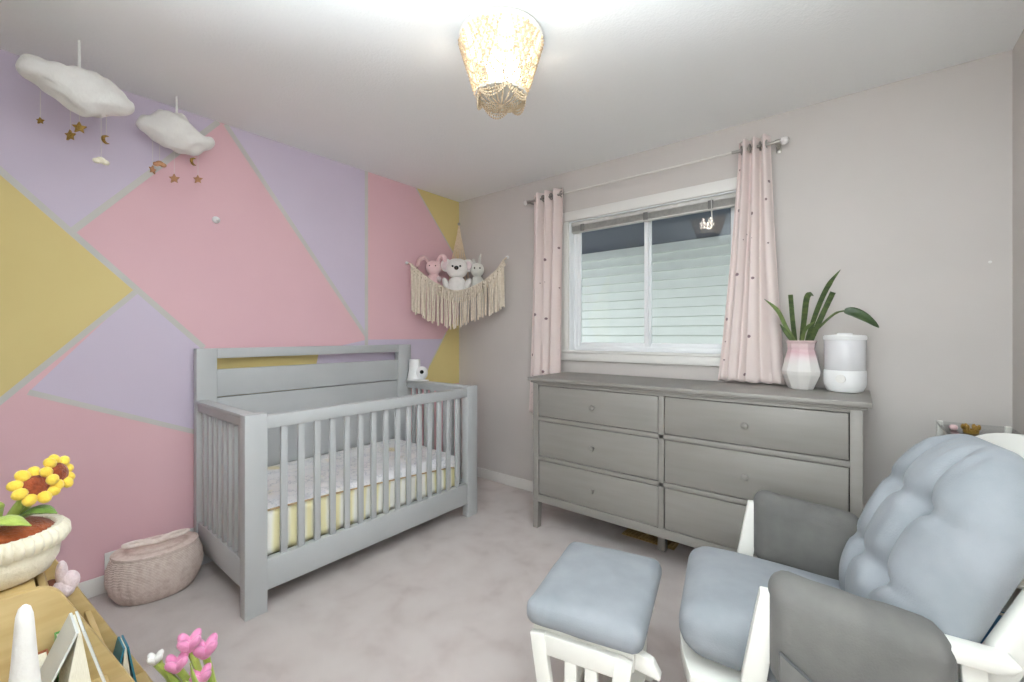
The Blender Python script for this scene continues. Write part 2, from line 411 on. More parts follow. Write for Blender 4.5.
field([(-1.93,1.13), (-1.93,.86), (-1.36,.86), (-1.30,1.13)], 3)      # yellow behind the headboard slot
field([(-1.30,1.13), (-1.36,.86), (-.345,.86), (-.345,.98), (-.18,1.20), (-.94,1.20)], 2)
field([(-.42,.80), (-.345,.98), (-.16,1.255), (0,1.42), (0,.80)], 3)  # yellow corner, low
stripe((Y0,L1(Y0)), E1); stripe(P1, APX); stripe((Y0,.955-.22*1.145), KN, .024); stripe(LL, (-1.93,.675), .024)
stripe(T3, B3); stripe((-.945,H), (-.945,1.16)); stripe((-.49,H), (0,1.885), .012); stripe((-.345,.98), (-.16,1.255), .012)
struct(w.build('wall_left', [M['wall'],M['pink'],M['lilac'],M['yellow'],M['stripe']], smooth=False))

def baseboard(name, lo, hi, ax):
    b = MB(); b.box(lo, hi, .004); return struct(b.build(name, M['trim']))
baseboard('baseboard_left', (.0035,YF,0), (.0155,-.013,.085), 'y')
baseboard('baseboard_back', (.0,-.012,0), (XR,0,.085), 'x')
baseboard('baseboard_right', (XR-.012,YF,0), (XR,-.013,.085), 'y')
baseboard('baseboard_front', (.016,YF,0), (XR-.013,YF+.012,.085), 'x')

# window
win = bpy.data.objects.new('window_1', None); C.objects.link(win); win.location = ((WX0+WX1)/2, 0, WZ0); struct(win)
wm = Matrix.Translation((-(WX0+WX1)/2, 0, -WZ0))
def wpart(mb, name, m): return mb.build(name, m, win, xf=wm)
b = MB()
b.box((WX0-.072,-.018,WZ1), (WX1+.072,0,WZ1+.07), .004); b.box((WX0-.07,-.016,WZ0-.02), (WX0,0,WZ1), .004); b.box((WX1,-.016,WZ0-.02), (WX1+.07,0,WZ1), .004)
wpart(b, 'casing', M['trim'])
b = MB(); b.box((WX0-.07,-.022,1.05), (WX1+.07,0,1.105), .004); wpart(b, 'apron', M['trim'])
b = MB(); b.box((WX0-.07,-.03,1.105), (WX1+.07,.05,1.122), .004); wpart(b, 'window_sill', M['trim'])
b = MB()
b.box((WX0,0,WZ0), (WX0+.008,.15,WZ1)); b.box((WX1-.008,0,WZ0), (WX1,.15,WZ1)); b.box((WX0,0,WZ1-.008), (WX1,.15,WZ1)); b.box((WX0,.05,WZ0), (WX1,.15,WZ0+.008))
wpart(b, 'jamb', M['vinyl'])
fy0, fy1 = .05, .115
def sash(x0, x1, z0, z1, t, y0, y1):
    b = MB(); b.box((x0,y0,z0),(x0+t,y1,z1),.004); b.box((x1-t,y0,z0),(x1,y1,z1),.004); b.box((x0+t,y0,z0),(x1-t,y1,z0+t),.004); b.box((x0+t,y0,z1-t),(x1-t,y1,z1),.004); return b
wpart(sash(WX0+.008,WX1-.008,WZ0+.008,WZ1-.008,.026,fy0,fy1), 'frame', M['vinyl'])
for x0, x1 in ((WX0+.032,1.735), (1.713,WX1-.032)):
    y0 = .058 if x0 < 1.5 else .082
    s_ = wpart(sash(x0,x1,WZ0+.03,WZ1-.03,.03,y0,y0+.022), 'sash', M['vinyl'])
    g = MB(); g.box((x0+.028,y0+.009,WZ0+.058),(x1-.028,y0+.013,WZ1-.058)); g.build('pane', M['glass'], s_, xf=wm, smooth=False)

# raised blind at the head of the window
bl = thing('window_blind', 'raised white mini blind bunched at the head of the window', 'blind', ((WX0+WX1)/2, .025, 1.985))
bm_ = Matrix.Translation((-(WX0+WX1)/2,-.025,-1.985))
b = MB(); b.box((WX0+.012,.008,2.035),(WX1-.012,.044,2.06),.003); b.build('headrail', M['blind'], bl, xf=bm_)
b = MB()
for k in range(9): b.box((WX0+.014,.012,1.996+k*.0043),(WX1-.014,.040,1.9985+k*.0043))
b.build('slat_stack', mat('blind_slats',(176,174,170),.45,(160,158,154),50), bl, xf=bm_, smooth=False)
b = MB(); b.box((WX0+.014,.010,1.985),(WX1-.014,.042,1.995),.002); b.build('bottom_rail', M['blind'], bl, xf=bm_)
for x in (1.25,1.72,2.12):
    b = MB(); b.box((x,.004,1.99),(x+.03,.008,2.04),.001); b.build('cord_clip', mat('blind_clip',(120,118,116),.4,bump=.01), bl, xf=bm_)
b = MB(); b.tube([(2.14,.006,2.05),(2.142,-.004,2.03),(2.145,-.004,1.93)],.003); b.build('tilt_wand', M['blind'], bl, xf=bm_)

# neighbouring house outside
ho = thing('neighbour_house', 'pale sided house wall with dark blue eave seen through the window', 'house', (1.7,2.7,0))
hm = Matrix.Translation((-1.7,-2.7,0))
b = MB(); e = .116
for k in range(-8,12):
    z = 1.234+k*e
    if z+e > 2.43: break
    b.prism([(2.70,z+e),(2.664,z),(2.70,z-.004),(2.78,z-.002),(2.78,z+e)], 'x', -6, 7)
b.build('siding', M['siding'], ho, xf=hm, smooth=False)
b = MB(); b.box((-6,1.50,2.40),(7,2.78,2.44)); b.build('soffit', M['eave'], ho, xf=hm, smooth=False)
b = MB(); b.box((-6,1.46,2.39),(7,1.50,2.60),.004); b.build('fascia', M['eave'], ho, xf=hm)
b = MB(); b.prism([(1.40,2.60),(5.5,4.6),(5.5,4.65),(1.40,2.66)], 'x', -6, 7); b.build('roof', M['asphalt'], ho, xf=hm, smooth=False)
b = MB(); b.box((-6,2.70,-.5),(7,2.78,.31)); b.build('foundation', mat('concrete',(170,168,164),.9,(156,154,150),10), ho, xf=hm)
o = MB().box((-6,.16,-.6),(8,6,-.5)).build('ground', M['lawn'], smooth=False); struct(o)

# ---------------------------------------------------------------- curtains and rod
rod = thing('curtain_rod', 'thin white and nickel curtain rod with clear ball finials above the window', 'curtain rod', (1.67,-.09,2.255))
rm = Matrix.Translation((-1.67,.09,-2.255))
b = MB(); b.tube([(1.13,-.09,2.255),(2.31,-.09,2.255)], .006, 10); b.build('rod_tube', M['rodwhite'], rod, xf=rm)
for x0, x1 in ((.845,1.17),(2.27,2.50)):
    b = MB(); b.tube([(x0,-.09,2.255),(x1,-.09,2.255)], .0085, 12); b.build('rod_end', M['nickel'], rod, xf=rm)
for x, sg in ((.825,-1),(2.522,1)):
    b = MB(); b.ball((x,-.09,2.255),(.023,.022,.022),8,6); f = b.build('finial', M['crystal'], rod, xf=rm, smooth=False)
    b = MB(); b.tube([(x-sg*.018,-.09,2.255),(x-sg*.034,-.09,2.255)], .013, 14); b.build('finial_collar', M['nickel'], f, xf=rm)
for x in (.862,2.485):
    b = MB(); b.tube([(x,0,2.25),(x,-.09,2.245)], .006, 8); b.box((x-.012,-.004,2.225),(x+.012,0,2.28),.002); b.tube([(x-.006,-.09,2.255),(x+.006,-.09,2.255)],.0125,12)
    b.build('bracket', M['nickel'], rod, xf=rm)

def curtain(label, top, bot, z0, z1, ytop, ybot, nf, amp, seed, gpos, hem=None):
    """top/bot: (x_left, x_right); nf folds"""
    rnd = random.Random(seed); ph = rnd.random()*6
    cx = (top[0]+top[1])/2
    t = thing('curtain', label, 'curtain', (cx,ytop,z0), 0, 'blush curtains at the window')
    xf = Matrix.Translation((-cx,-ytop,-z0))
    def fn(u, v):
        z = z1+(z0-z1)*v; s = v**1.25
        x = (top[0]+(bot[0]-top[0])*s)*(1-u)+(top[1]+(bot[1]-top[1])*s)*u
        a = amp*(1-.25*v); uu = u+.035*math.sin(v*2.3+ph+u*7)*v
        f = math.sin(uu*nf*2*PI+.5)+.28*math.sin(uu*nf*4.3*PI+ph+v*1.7)*v
        y = (ytop*(1-v)+ybot*v)+a*f
        x += .22*amp*math.sin(uu*nf*4*PI+ph)*v
        if hem and v > .96: y += -.006*math.sin(u*20); z += .004*math.sin(u*31)+.004
        return (x, y, z)
    b = MB(); b.grid(fn, 90, 60, uv=True); b.build('fabric', M['curtain'], t, xf=xf, solid=.0022, angle=60)
    for gx in gpos:
        b = MB(); ring = [(gx, ytop+.021*math.cos(k*PI/10), 2.255+.021*math.sin(k*PI/10)) for k in range(20)]
        b.tube(ring, .0045, 8, closed=True, up=(1,0,0)); b.build('grommet', M['nickel'], t, xf=xf)
    return t
curtain('left blush curtain hanging straight beside the dresser end', (.895,1.165), (.85,1.142), .645, 2.30, -.09, -.095, 3.5, .030, 3, (.93,.99,1.06,1.15))
curtain('right blush curtain gathered at top and flaring onto the dresser', (2.305,2.455), (2.19,2.525), .972, 2.305, -.09, -.078, 3.2, .026, 11, (2.32,2.36,2.41,2.44), hem=True)

# ---------------------------------------------------------------- dresser
DX0, DX1, DYF, DYB, DZ = 1.16, 2.867, -.518, -.03, .965
dr = thing('dresser', 'wide grey six drawer dresser under the window', 'dresser', ((DX0+DX1)/2, (DYF+DYB)/2, 0))
dm = Matrix.Translation((-(DX0+DX1)/2, -(DYF+DYB)/2, 0))
b = MB(); b.box((DX0,DYF,DZ-.022),(DX1,DYB,DZ),.004); b.box((DX0+.014,DYF+.014,DZ-.036),(DX1-.014,DYB-.004,DZ-.022),.004); b.build('top', M['dresser'], dr, xf=dm)
fx0, fx1, ff = DX0+.03, DX1-.03, DYF+.02
b = MB()
b.box((fx0,ff+.03,.215),(fx0+.02,DYB-.01,DZ-.036)); b.box((fx1-.02,ff+.03,.215),(fx1,DYB-.01,DZ-.036)); b.box((fx0,DYB-.02,.215),(fx1,DYB-.012,DZ-.036))
for z in (.215,.447,.697,.925): b.box((fx0+.02,ff+.02,z-.006),(fx1-.02,DYB-.02,z))
b.build('carcass', M['dresser_dark'], dr, xf=dm, smooth=False)
b = MB()
b.box((fx0+.04,ff,.172),(fx1-.04,ff+.02,.220),.002)
b.box((fx0+.04,ff,.914),(fx1-.04,ff+.02,DZ-.036),.002)
for z0, z1 in ((.440,.464),(.690,.715)): b.box((fx0+.04,ff,z0),(fx1-.04,ff+.02,z1),.002)
b.box((2.003,ff,.220),(2.032,ff+.02,.914),.002)
b.box((fx0+.0,ff+.04,.172),(fx0+.018,DYB-.05,.220)); b.box((fx1-.018,ff+.04,.172),(fx1,DYB-.05,.220))
b.build('face_frame', M['dresser'], dr, xf=dm)
for x0, x1 in ((fx0,fx0+.042),(fx1-.042,fx1)):
    for y0, y1 in ((ff,ff+.042),(DYB-.05,DYB-.008)):
        b = MB(); s_ = 1 if x0 == fx0 else -1
        b.box((x0,y0,.17),(x1,y1,DZ-.036),.002)
        b.prism([(x0+(.0 if s_>0 else .008),0),(x1-(.008 if s_>0 else 0),0),(x1,.17),(x0,.17)],'y',y0,y1)
        b.build('leg', M['dresser'], dr, xf=dm)
b = MB(); b.box((1.925,-.295,0),(1.968,-.252,.21),.002); b.build('leg', M['dresser'], dr, xf=dm)
for x0, x1, kx in ((fx0+.046,2.0,1.621),(2.036,fx1-.046,2.413)):
    for z0, z1 in ((.224,.436),(.468,.686),(.719,.910)):
        b = MB(); b.box((x0,ff+.004,z0),(x1,ff+.024,z1),.0015); d = b.build('drawer', M['dresser'], dr, xf=dm)
        b = MB(); b.lathe([(.006,0),(.0065,.012),(.013,.02),(.0155,.027),(.013,.033),(.005,.036)], seg=18, mtx=Matrix.Translation((kx,ff+.004,(z0+z1)/2)) @ Matrix.Rotation(PI/2,4,'X'))
        b.build('knob', M['dresser'], d, xf=dm)

# vase, cuttings, humidifier on the dresser
va = thing('vase', 'faceted white vase dipped in glossy pink at its neck', 'vase', (2.600,-.150,DZ))
prof = [(.052,0),(.056,.004),(.083,.062),(.086,.078),(.070,.132),(.058,.172),(.061,.196),(.066,.206),(.062,.206),(.054,.176),(.064,.132),(.078,.078),(.05,.012),(.0,.012)]
prof = [(r,z*1.15) for r,z in prof]
b = MB(); b.lathe(prof[:-1], seg=10); b.build('body', M['vase'], va, smooth=False, xf=Matrix.Rotation(.25,4,'Z'))
b = MB(); b.lathe([(.064,.234),(.0665,.238),(.064,.242),(.061,.238)], seg=32); b.build('rim', M['vase'], va)

# snake plant cuttings: each leaf a strap through points (x, z offsets in the wall-parallel plane y)
pl = thing('snake_plant', 'snake plant with several upright strappy leaves standing in the pink vase', 'plant', (2.600,-.150,DZ+.02))
def leaf(pts, wid, name='leaf', m=None, root=pl, tip=.15, fold=.25, org=(2.600,-.150,.985)):
    sp = spline(pts, 8); n = len(sp)-1; b = MB()
    def side(i):
        d = (sp[min(i+1,n)]-sp[max(i-1,0)]).normalized(); s = d.cross(Vector((-.62,.78,0))); s.normalize(); return s
    def fn(u, v):
        i = min(n, int(round(v*n))); s = side(i); w_ = wid(v)*(.82 if name=='leaf' else 1)
        k = (u-.5)*2
        return sp[i]+s*w_*k+Vector((.5,-.6,0))*fold*w_*(k*k)
    b.grid(fn, 6, n); return b.build(name, m or M['leaf'], root, xf=Matrix.Translation(tuple(-x for x in org)), solid=.002, angle=80)
yv = -.150
def strap(mx, tipped=True, base=.6):
    return lambda v: mx*(base+(1-base)*min(1,v*2.2))*(1 if not tipped else max(.04, min(1,(1-v)*4.5)))
leaf([(2.590,yv,1.03),(2.578,yv-.01,1.18),(2.540,yv-.02,1.265),(2.500,yv-.03,1.36),(2.444,yv-.04,1.420)], strap(.0125), m=M['leaf_light'])
leaf([(2.590,yv,1.03),(2.572,yv-.02,1.18),(2.545,yv-.03,1.235),(2.512,yv-.035,1.290)], strap(.013))
leaf([(2.593,yv,1.03),(2.574,yv+.01,1.18),(2.561,yv+.01,1.31),(2.552,yv+.01,1.440)], strap(.0145,False,.8))
leaf([(2.600,yv,1.03),(2.600,yv-.005,1.18),(2.611,yv-.005,1.32),(2.620,yv-.005,1.410),(2.632,yv-.01,1.436),(2.652,yv-.03,1.425)], strap(.018))
leaf([(2.604,yv,1.03),(2.618,yv,1.18),(2.652,yv,1.318),(2.684,yv,1.418),(2.716,yv+.01,1.491),(2.756,yv+.02,1.550)], strap(.015))
leaf([(2.606,yv,1.03),(2.632,yv-.01,1.18),(2.676,yv-.015,1.308),(2.727,yv-.02,1.440)], strap(.016,False,.7))
leaf([(2.603,yv,1.03),(2.606,yv-.02,1.20),(2.620,yv-.045,1.262),(2.660,yv-.07,1.300)], strap(.011), m=M['leaf_light'])
lc = thing('leaf_cutting', 'single broad dark leaf on an arching stem leaning right from the pink vase', 'plant', (2.605,-.14,1.0))
lo_ = (2.605,-.14,1.0)
b = MB(); b.tube(spline([(2.606,-.14,1.02),(2.630,-.14,1.205),(2.684,-.145,1.285),(2.735,-.15,1.338),(2.773,-.155,1.350)],6), [.0055]*20+[.004]*5, 8); b.build('stem', M['leaf'], lc, xf=Matrix.Translation(tuple(-x for x in lo_)))
leaf([(2.770,-.155,1.350),(2.805,-.16,1.342),(2.850,-.165,1.312),(2.896,-.17,1.268)], lambda v: .0235*max(.03,math.sin(PI*(.1+.9*v)))**.8, 'leaf_blade', M['leaf_dark'], lc, org=lo_)

hu = thing('humidifier', 'white cylindrical humidifier with clear water tank at the dresser end', 'humidifier', (2.772,-.155,DZ))
b = MB(); b.lathe([(.060,0),(.068,.004),(.080,.030),(.082,.045),(.082,.100),(.079,.104),(.0,.104)], seg=40); b.build('base', M['monitor'], hu)
b = MB(); b.lathe([(.078,.104),(.079,.106),(.081,.245),(.078,.249),(.074,.249),(.074,.108)], seg=40); b.build('tank', M['tank'], hu)
b = MB(); b.lathe([(.083,.246),(.084,.250),(.084,.262),(.078,.268),(.03,.272),(.03,.277),(.022,.279),(.0,.279)], seg=40); b.build('lid', M['monitor'], hu)
b = MB(); b.lathe([(.020,0),(.019,.004),(.0,.005)], seg=24, mtx=Matrix.Rotation(R(-10),4,'Z') @ Matrix.Translation((0,-.081,.066)) @ Matrix.Rotation(PI/2,4,'X')); b.build('dial', M['trim'], hu)
b = MB(); b.tube([(0,0,.106),(0,0,.24)], .012, 12); b.build('mist_tube', M['monitor'], hu)

o = thing('wall_outlet', 'small wall outlet plate just below the left curtain hem', 'outlet', (.86,0,.55))
b = MB(); b.box((-.035,-.007,-.057),(.035,0,.057),.003); b.build('cover_plate', M['outlet'], o)
for z in (-.02,.02):
    b = MB(); b.lathe([(.014,0),(.014,.003),(.0,.003)], seg=18, mtx=Matrix.Translation((0,-.0065,z)) @ Matrix.Rotation(PI/2,4,'X')); b.build('socket', M['trim'], o)
o = thing('floor_register', 'tan metal floor register on the carpet under the dresser', 'floor vent', (1.84,-.185,0))
b = MB(); b.box((-.16,-.055,0),(.16,.055,.006),.002)
for k in range(14): b.bar((-.14+k*.0215,-.04,.008),(-.14+k*.0215,.04,.008),.012,.004)
b.build('grille', M['metalbrass'], o)
o = tag(MB().lathe([(.005,0),(.006,.004),(.0,.006)], seg=10).build('wall_screw', M['trim'], xf=Matrix.Rotation(PI/2,4,'X')), 'tiny white screw cap on the bare wall right of the plant', 'screw'); o.location = (3.265,-.0002,1.549)
o = thing('adhesive_hook', 'small white adhesive hook stuck on the pink mural panel', 'hook', (.0014,-1.897,1.883))
b = MB(); b.lathe([(.020,0),(.019,.006),(.013,.011),(.0,.013)], seg=20, mtx=Matrix.Rotation(PI/2,4,'Y')); b.build('plate', M['monitor'], o)
b = MB(); b.tube(spline([(.005,0,.006),(.016,0,.0),(.020,0,-.010),(.026,0,-.004)],5), .004, 8); b.build('hook', M['monitor'], o)

# ---------------------------------------------------------------- crib
CX0, CX1, CY0, CY1 = .03, .768, -2.020, -.570
cr = thing('crib', 'light grey slatted crib with tall headboard against the painted wall', 'crib', ((CX0+CX1)/2, (CY0+CY1)/2, 0))
cm = Matrix.Translation((-(CX0+CX1)/2, -(CY0+CY1)/2, 0))
def cp(b, name, m='crib', **k): return b.build(name, M[m], cr, xf=cm, **k)
for y0, y1 in ((CY0,CY0+.092),(CY1-.092,CY1)):
    b = MB(); b.box((CX1-.055,y0,0),(CX1,y1,.886),.003); cp(b,'front_post')
for y0, y1 in ((CY0+.010,CY0+.105),(CY1-.145,CY1-.030)):
    b = MB(); b.box((CX0,y0,0),(CX0+.05,y1,1.161),.003); cp(b,'headboard_post')
hy0, hy1 = CY0+.105, CY1-.145
b = MB(); b.box((CX0,hy0,1.106),(CX0+.05,hy1,1.161),.003); cp(b,'headboard_top_rail')
b = MB(); b.box((CX0+.008,hy0,.893),(CX0+.040,hy1,1.045),.004); cp(b,'headboard_upper_panel')
b = MB(); b.box((CX0+.006,hy0,.20),(CX0+.030,hy1,.888),.003); cp(b,'headboard_lower_panel')
b = MB(); b.box((CX1-.045,CY0+.092,.815),(CX1-.005,CY1-.092,.873),.003); cp(b,'front_top_rail')
b = MB(); b.box((CX1-.045,CY0+.092,.092),(CX1-.005,CY1-.092,.228),.003); cp(b,'front_bottom_rail')
ns = 15; g = (CY1-.092-(CY0+.092))/(ns+1)
for k in range(ns):
    y = CY0+.092+g*(k+1); b = MB(); b.box((CX1-.034,y-.0145,.226),(CX1-.016,y+.0145,.817),.002); cp(b,'slat')
for y in (CY0+.028, CY1-.060):
    b = MB(); b.box((CX0+.05,y-.014,.826),(CX1-.055,y+.026,.873),.003); b.box((CX0+.05,y-.026,.868),(CX1-.055,y+.030,.886),.003); cp(b,'end_top_rail')
    b = MB(); b.box((CX0+.05,y-.012,.105),(CX1-.055,y+.018,.235),.003); cp(b,'end_bottom_rail')
    g2 = (CX1-.055-CX0-.05)/9
    for k in range(8):
        x = CX0+.05+g2*(k+1); b = MB(); b.box((x-.0145,y-.007,.233),(x+.0145,y+.011,.828),.002); cp(b,'slat')
b = MB(); b.box((CX0+.03,CY0+.05,.195),(CX1-.05,CY1-.08,.212)); cp(b,'mattress_support','dresser_dark')

mt = thing('crib_mattress', 'crib mattress under a pale printed sheet with yellow striped skirt', 'mattress', (.41,-1.30,.212))
mm = Matrix.Translation((-.41,1.30,-.212))
mx0, mx1, my0, my1 = .075, .702, -1.945, -.70
b = MB(); b.soft((mx0,my0,.213),(mx1,my1,.405),.03,14); b.build('core', M['skirt'], mt, xf=mm)
def drop(y): return .445-.085*max(0,(y-my0)/(my1-my0))**1.3
# pleated skirt hugging the front and ends
def skirt_fn(u, v):
    per = [(mx0+.02,my0-.006),(mx1+.004,my0-.006),(mx1+.006,my1+.006),(mx0+.02,my1+.006)]
    L = [mx1-mx0, my1-my0, mx1-mx0]; tot = sum(L); s = u*tot; k = 0
    while k < 2 and s > L[k]: s -= L[k]; k += 1
    a, c = Vector(per[k]), Vector(per[k+1]); q = a+(c-a)*min(1,s/L[k])
    out = [Vector((0,-1)),Vector((1,0)),Vector((0,1))][k]
    q = q+out*(.0025*math.sin(u*300)*(.3+v))
    zt = drop(q.y)-.012
    return (q.x, q.y, zt+(.222-zt)*v)
b = MB(); b.grid(skirt_fn, 240, 6); b.build('skirt', M['skirt'], mt, xf=mm, solid=.003, angle=70)
def top_fn(u, v):
    # u across (back to front and over), v along; hem hangs lower to the right
    y = my0-.008+(my1-my0+.016)*v; hx = mx1+.010
    zt = .447+.006*math.sin(v*9)*math.sin(u*7)+.004*mnoise.noise(Vector((u*5,v*11,0)))
    if u < .82: x = mx0+.005+(hx-.02-mx0)*u/.82; z = zt-(.015*max(0,(u-.6)/.22)**2 if u>.6 else 0)
    else:
        t = (u-.82)/.18; z = zt-.015-(zt-.015-drop(y)+.012)*t; x = hx-.02+.02*math.sin(min(1,t*1.2)*PI/2)
    e = max(0,(v-.94)/.06); z -= (.06*e*e if u < .82 else 0.02*e)
    return (x,y,z)
b = MB(); b.grid(top_fn, 40, 60); b.build('printed_sheet', M['sheet'], mt, xf=mm, solid=.004, angle=60)
pts = [top_fn(1.0, k/60) for k in range(61)]
b = MB(); b.tube([(x+.003,y,z) for x,y,z in pts], .0045, 6); b.build('binding', M['trimtan'], mt, xf=mm)

mo = thing('baby_monitor', 'white baby monitor camera with black lens on the crib corner', 'baby monitor', (.150,CY1-.050,.886))
b = MB(); b.lathe([(.056,0),(.057,.006),(.050,.05),(.044,.085),(.042,.155),(.039,.160),(.0,.161)], seg=28); b.build('body', M['monitor'], mo)
b = MB(); b.ball((.058,.022,.056),(.046,.046,.052),20,14); h = b.build('camera_head', M['monitor'], mo)
b = MB(); b.ball((.094,-.008,.068),(.015,.015,.015),14,10); b.build('lens', M['black'], h)
b = MB(); b.soft((.0,-.062,0),(.135,.03,.010),.005,6); b.build('foot', M['monitor'], mo)

# ---------------------------------------------------------------- return vent and wicker basket
o = thing('air_return_cover', 'flat white air return cover low on the wall behind the wicker basket', 'vent cover', (.016,-2.18,0))
b = MB(); b.box((0,-.18,.002),(.006,.175,.192),.002); b.build('plate', M['trim'], o)
b = MB()
for k in range(10): b.bar((.007,-.14,.04+k*.013),(.007,.14,.04+k*.013),.006,.004)
b.build('louvre', M['trim'], o)
for y in (-.165,.16):
    b = MB(); b.lathe([(.005,0),(.004,.002),(0,.0025)], seg=10, mtx=Matrix.Translation((.006,y,.09)) @ Matrix.Rotation(PI/2,4,'Y')); b.build('screw', M['dark'], o)

ba = thing('wicker_basket', 'pale pink oval wicker basket with flat lid and loop bow', 'basket', (.184,-2.198,0), R(-8))
def rib(a, z): return 1+.012*math.sin(a*30)
bs = .78
b = MB(); b.lathe([(.128,0),(.142,.006),(.168,.05),(.183,.105),(.180,.160),(.166,.20),(.158,.210)], seg=120, wob=rib, mtx=Matrix.Diagonal((bs,1,1,1))); b.build('body', M['wicker'], ba)
b = MB(); b.lathe([(.160,.208),(.165,.214),(.160,.220),(.10,.227),(.0,.230)], seg=96, wob=lambda a,z: 1+.006*math.sin(a*48), mtx=Matrix.Diagonal((bs,1,1,1))); b.build('lid', M['wicker'], ba)
b = MB(); b.tube([(.160*bs*math.cos(k*PI/24),.160*math.sin(k*PI/24),.217) for k in range(48)], .006, 8, closed=True); b.build('rim', M['wicker'], ba)
for sg in (-1,1):
    b = MB(); b.tube(spline([(.01,.0,.240),(.040,sg*.05,.258),(.046,sg*.100,.264),(.012,sg*.118,.262),(-.012,sg*.06,.256),(.0,0,.242)],6), .0085, 8); b.build('bow_loop', mat('pale_cord',(244,230,222),.8,(236,220,210),80,bump=.3,bscale=200), ba)
b = MB(); b.ball((.004,0,.240),(.014,.012,.009),10,8); b.build('bow_knot', M['wicker'], ba)

# ---------------------------------------------------------------- cloud mobiles
def cloud(label, c, L, Dp, Hh, rz, seed, rib_, charms):
    t = thing('cloud_mobile', label, 'mobile', c, rz, 'hanging cloud mobiles')
    rnd = random.Random(seed); off = Vector((rnd.random()*50, rnd.random()*50, 0))
    def fn(u,v,w_,p): 
        n = mnoise.noise(p*9+off); k = mnoise.noise(p*22+off)
        return (.10*p.x*n, .03*p.y*n, p.z*(.5*n+.3*k-.38*v*v)+.020*n-.012*v+.006*k)
    b = MB(); b.soft((-Dp/2,-L/2,-Hh/2),(Dp/2,L/2,Hh/2),(Dp/2*.98,L/2*.98,Hh/2*.98),16,fn); b.build('cloud_body', M['cloud'], t)
    b = MB(); z1 = H-c[2]; b.tube([(0,rib_-.0,Hh*.40),(0,rib_,z1*.6),(0,rib_,z1)], .005, 8, flat=.4); b.build('hanging_ribbon', M['ribbon'], t)
    inv = Matrix.Rotation(-rz,4,'Z')
    for kind, wx, wy, wz, r, m, yaw in charms:
        p = inv @ (Vector((wx,wy,wz))-Vector(c))
        b = MB(); b.tube([(p.x,p.y,-Hh*.28),(p.x,p.y,p.z)], .0009, 5); b.build('string', M['thread'], t)
        b = MB(); mx = Matrix.Translation(p) @ Matrix.Rotation(yaw-rz,4,'Z')
        if kind == 'star': b.prism(star_poly(r, r*.48, 5), 'y', -.004, .004, .0015, mx)
        elif kind == 'moon': b.prism([(r*math.cos(a),r*math.sin(a)) for a in [R(60+k*24) for k in range(11)]]+[(r*.25+r*.72*math.cos(a), r*.72*math.sin(a)) for a in [R(290-k*22) for k in range(10)]], 'y', -.004, .004, 0, mx)
        else:
            for dx, dz, q in ((-.5,0,.55),(0,.22,.65),(.5,.02,.55)): b.ball((p.x,p.y+dx*r,p.z+dz*r),(r*.35,r*q,r*q*.8),10,8)
        b.build('moon_charm' if kind=='moon' else ('star_charm' if kind=='star' else 'cloud_charm'), M[m], t)
    return t
F = R(48)
cloud('larger white cloud mobile hanging nearest the left edge with gold stars', (.335,-2.478,2.238), .345, .17, .19, R(4), 3, 0.0,
      [('star',.335,-2.586,2.07,.014,'gold',F), ('star',.325,-2.503,2.046,.024,'gold',F-.2), ('star',.345,-2.479,2.080,.026,'gold',F+.2), ('cloud',.335,-2.413,1.965,.026,'ivory',F), ('moon',.335,-2.397,2.063,.018,'gold',F+1.3)])
cloud('smaller white cloud mobile farther along the wall with copper stars', (.135,-2.108,2.250), .315, .15, .17, R(-16), 8, 0.0,
      [('star',.135,-2.203,2.042,.022,'rose',F+1.4), ('cloud',.135,-2.176,2.075,.026,'rose',F), ('moon',.135,-2.036,2.134,.020,'gold',F+1.3), ('star',.135,-2.118,2.022,.026,'rose',F), ('star',.135,-2.018,2.047,.024,'rose',F)])

# ---------------------------------------------------------------- ceiling light
LX, LY = 1.71, -1.43
la = thing('ceiling_light', 'round beaded flush ceiling light with draped bead strands', 'ceiling light', (LX,LY,H))
b = MB(); b.lathe([(.130,0),(.133,-.012),(.129,-.026),(.0,-.026)], seg=48); b.build('canopy', M['lampmetal'], la)
b = MB(); b.lathe([(.158,-.020),(.168,-.024),(.168,-.042),(.158,-.046),(.150,-.042),(.150,-.024)], seg=64); b.build('top_ring', M['lampmetal'], la)
b = MB(); b.lathe([(.098,-.246),(.104,-.250),(.098,-.256),(.094,-.250)], seg=48); b.build('lower_ring', M['lampmetal'], la)
for k in range(3):
    a = 2*PI*k/3; b = MB(); b.bar((.152*math.cos(a),.152*math.sin(a),-.04),(.096*math.cos(a),.096*math.sin(a),-.25),.003,.003); b.build('ring_stay', M['lampmetal'], la)
def beads(pts, r, name='bead_strand'):
    # resample along the polyline and string beads
    pts = [Vector(p) for p in pts]; b = MB(); d = 0; nxt = 0
    tb = bmesh.new(); bmesh.ops.create_icosphere(tb, subdivisions=1, radius=r); me = bpy.data.meshes.new('bead'); tb.to_mesh(me); tb.free()
    for p, q in zip(pts, pts[1:]):
        L = (q-p).length
        while nxt <= d+L:
            c = p+(q-p)*((nxt-d)/L if L else 0)
            n0 = len(b.bm.verts); b.bm.from_mesh(me); b.bm.verts.ensure_lookup_table()
            for v in b.bm.verts[n0:]: v.co += c
            nxt += r*2.05
        d += L
    bpy.data.meshes.remove(me); return b.build(name, M['bead'], la, angle=180)
def cone(a, z): 
    t = max(0,min(1,(-z-.04)/.21)); r = .160+(.098-.160)*t; return Vector((r*math.cos(a), r*math.sin(a), z))
for k in range(26):
    a = 2*PI*k/26; beads([cone(a,-.045), cone(a,-.15), cone(a,-.248)], .0040)
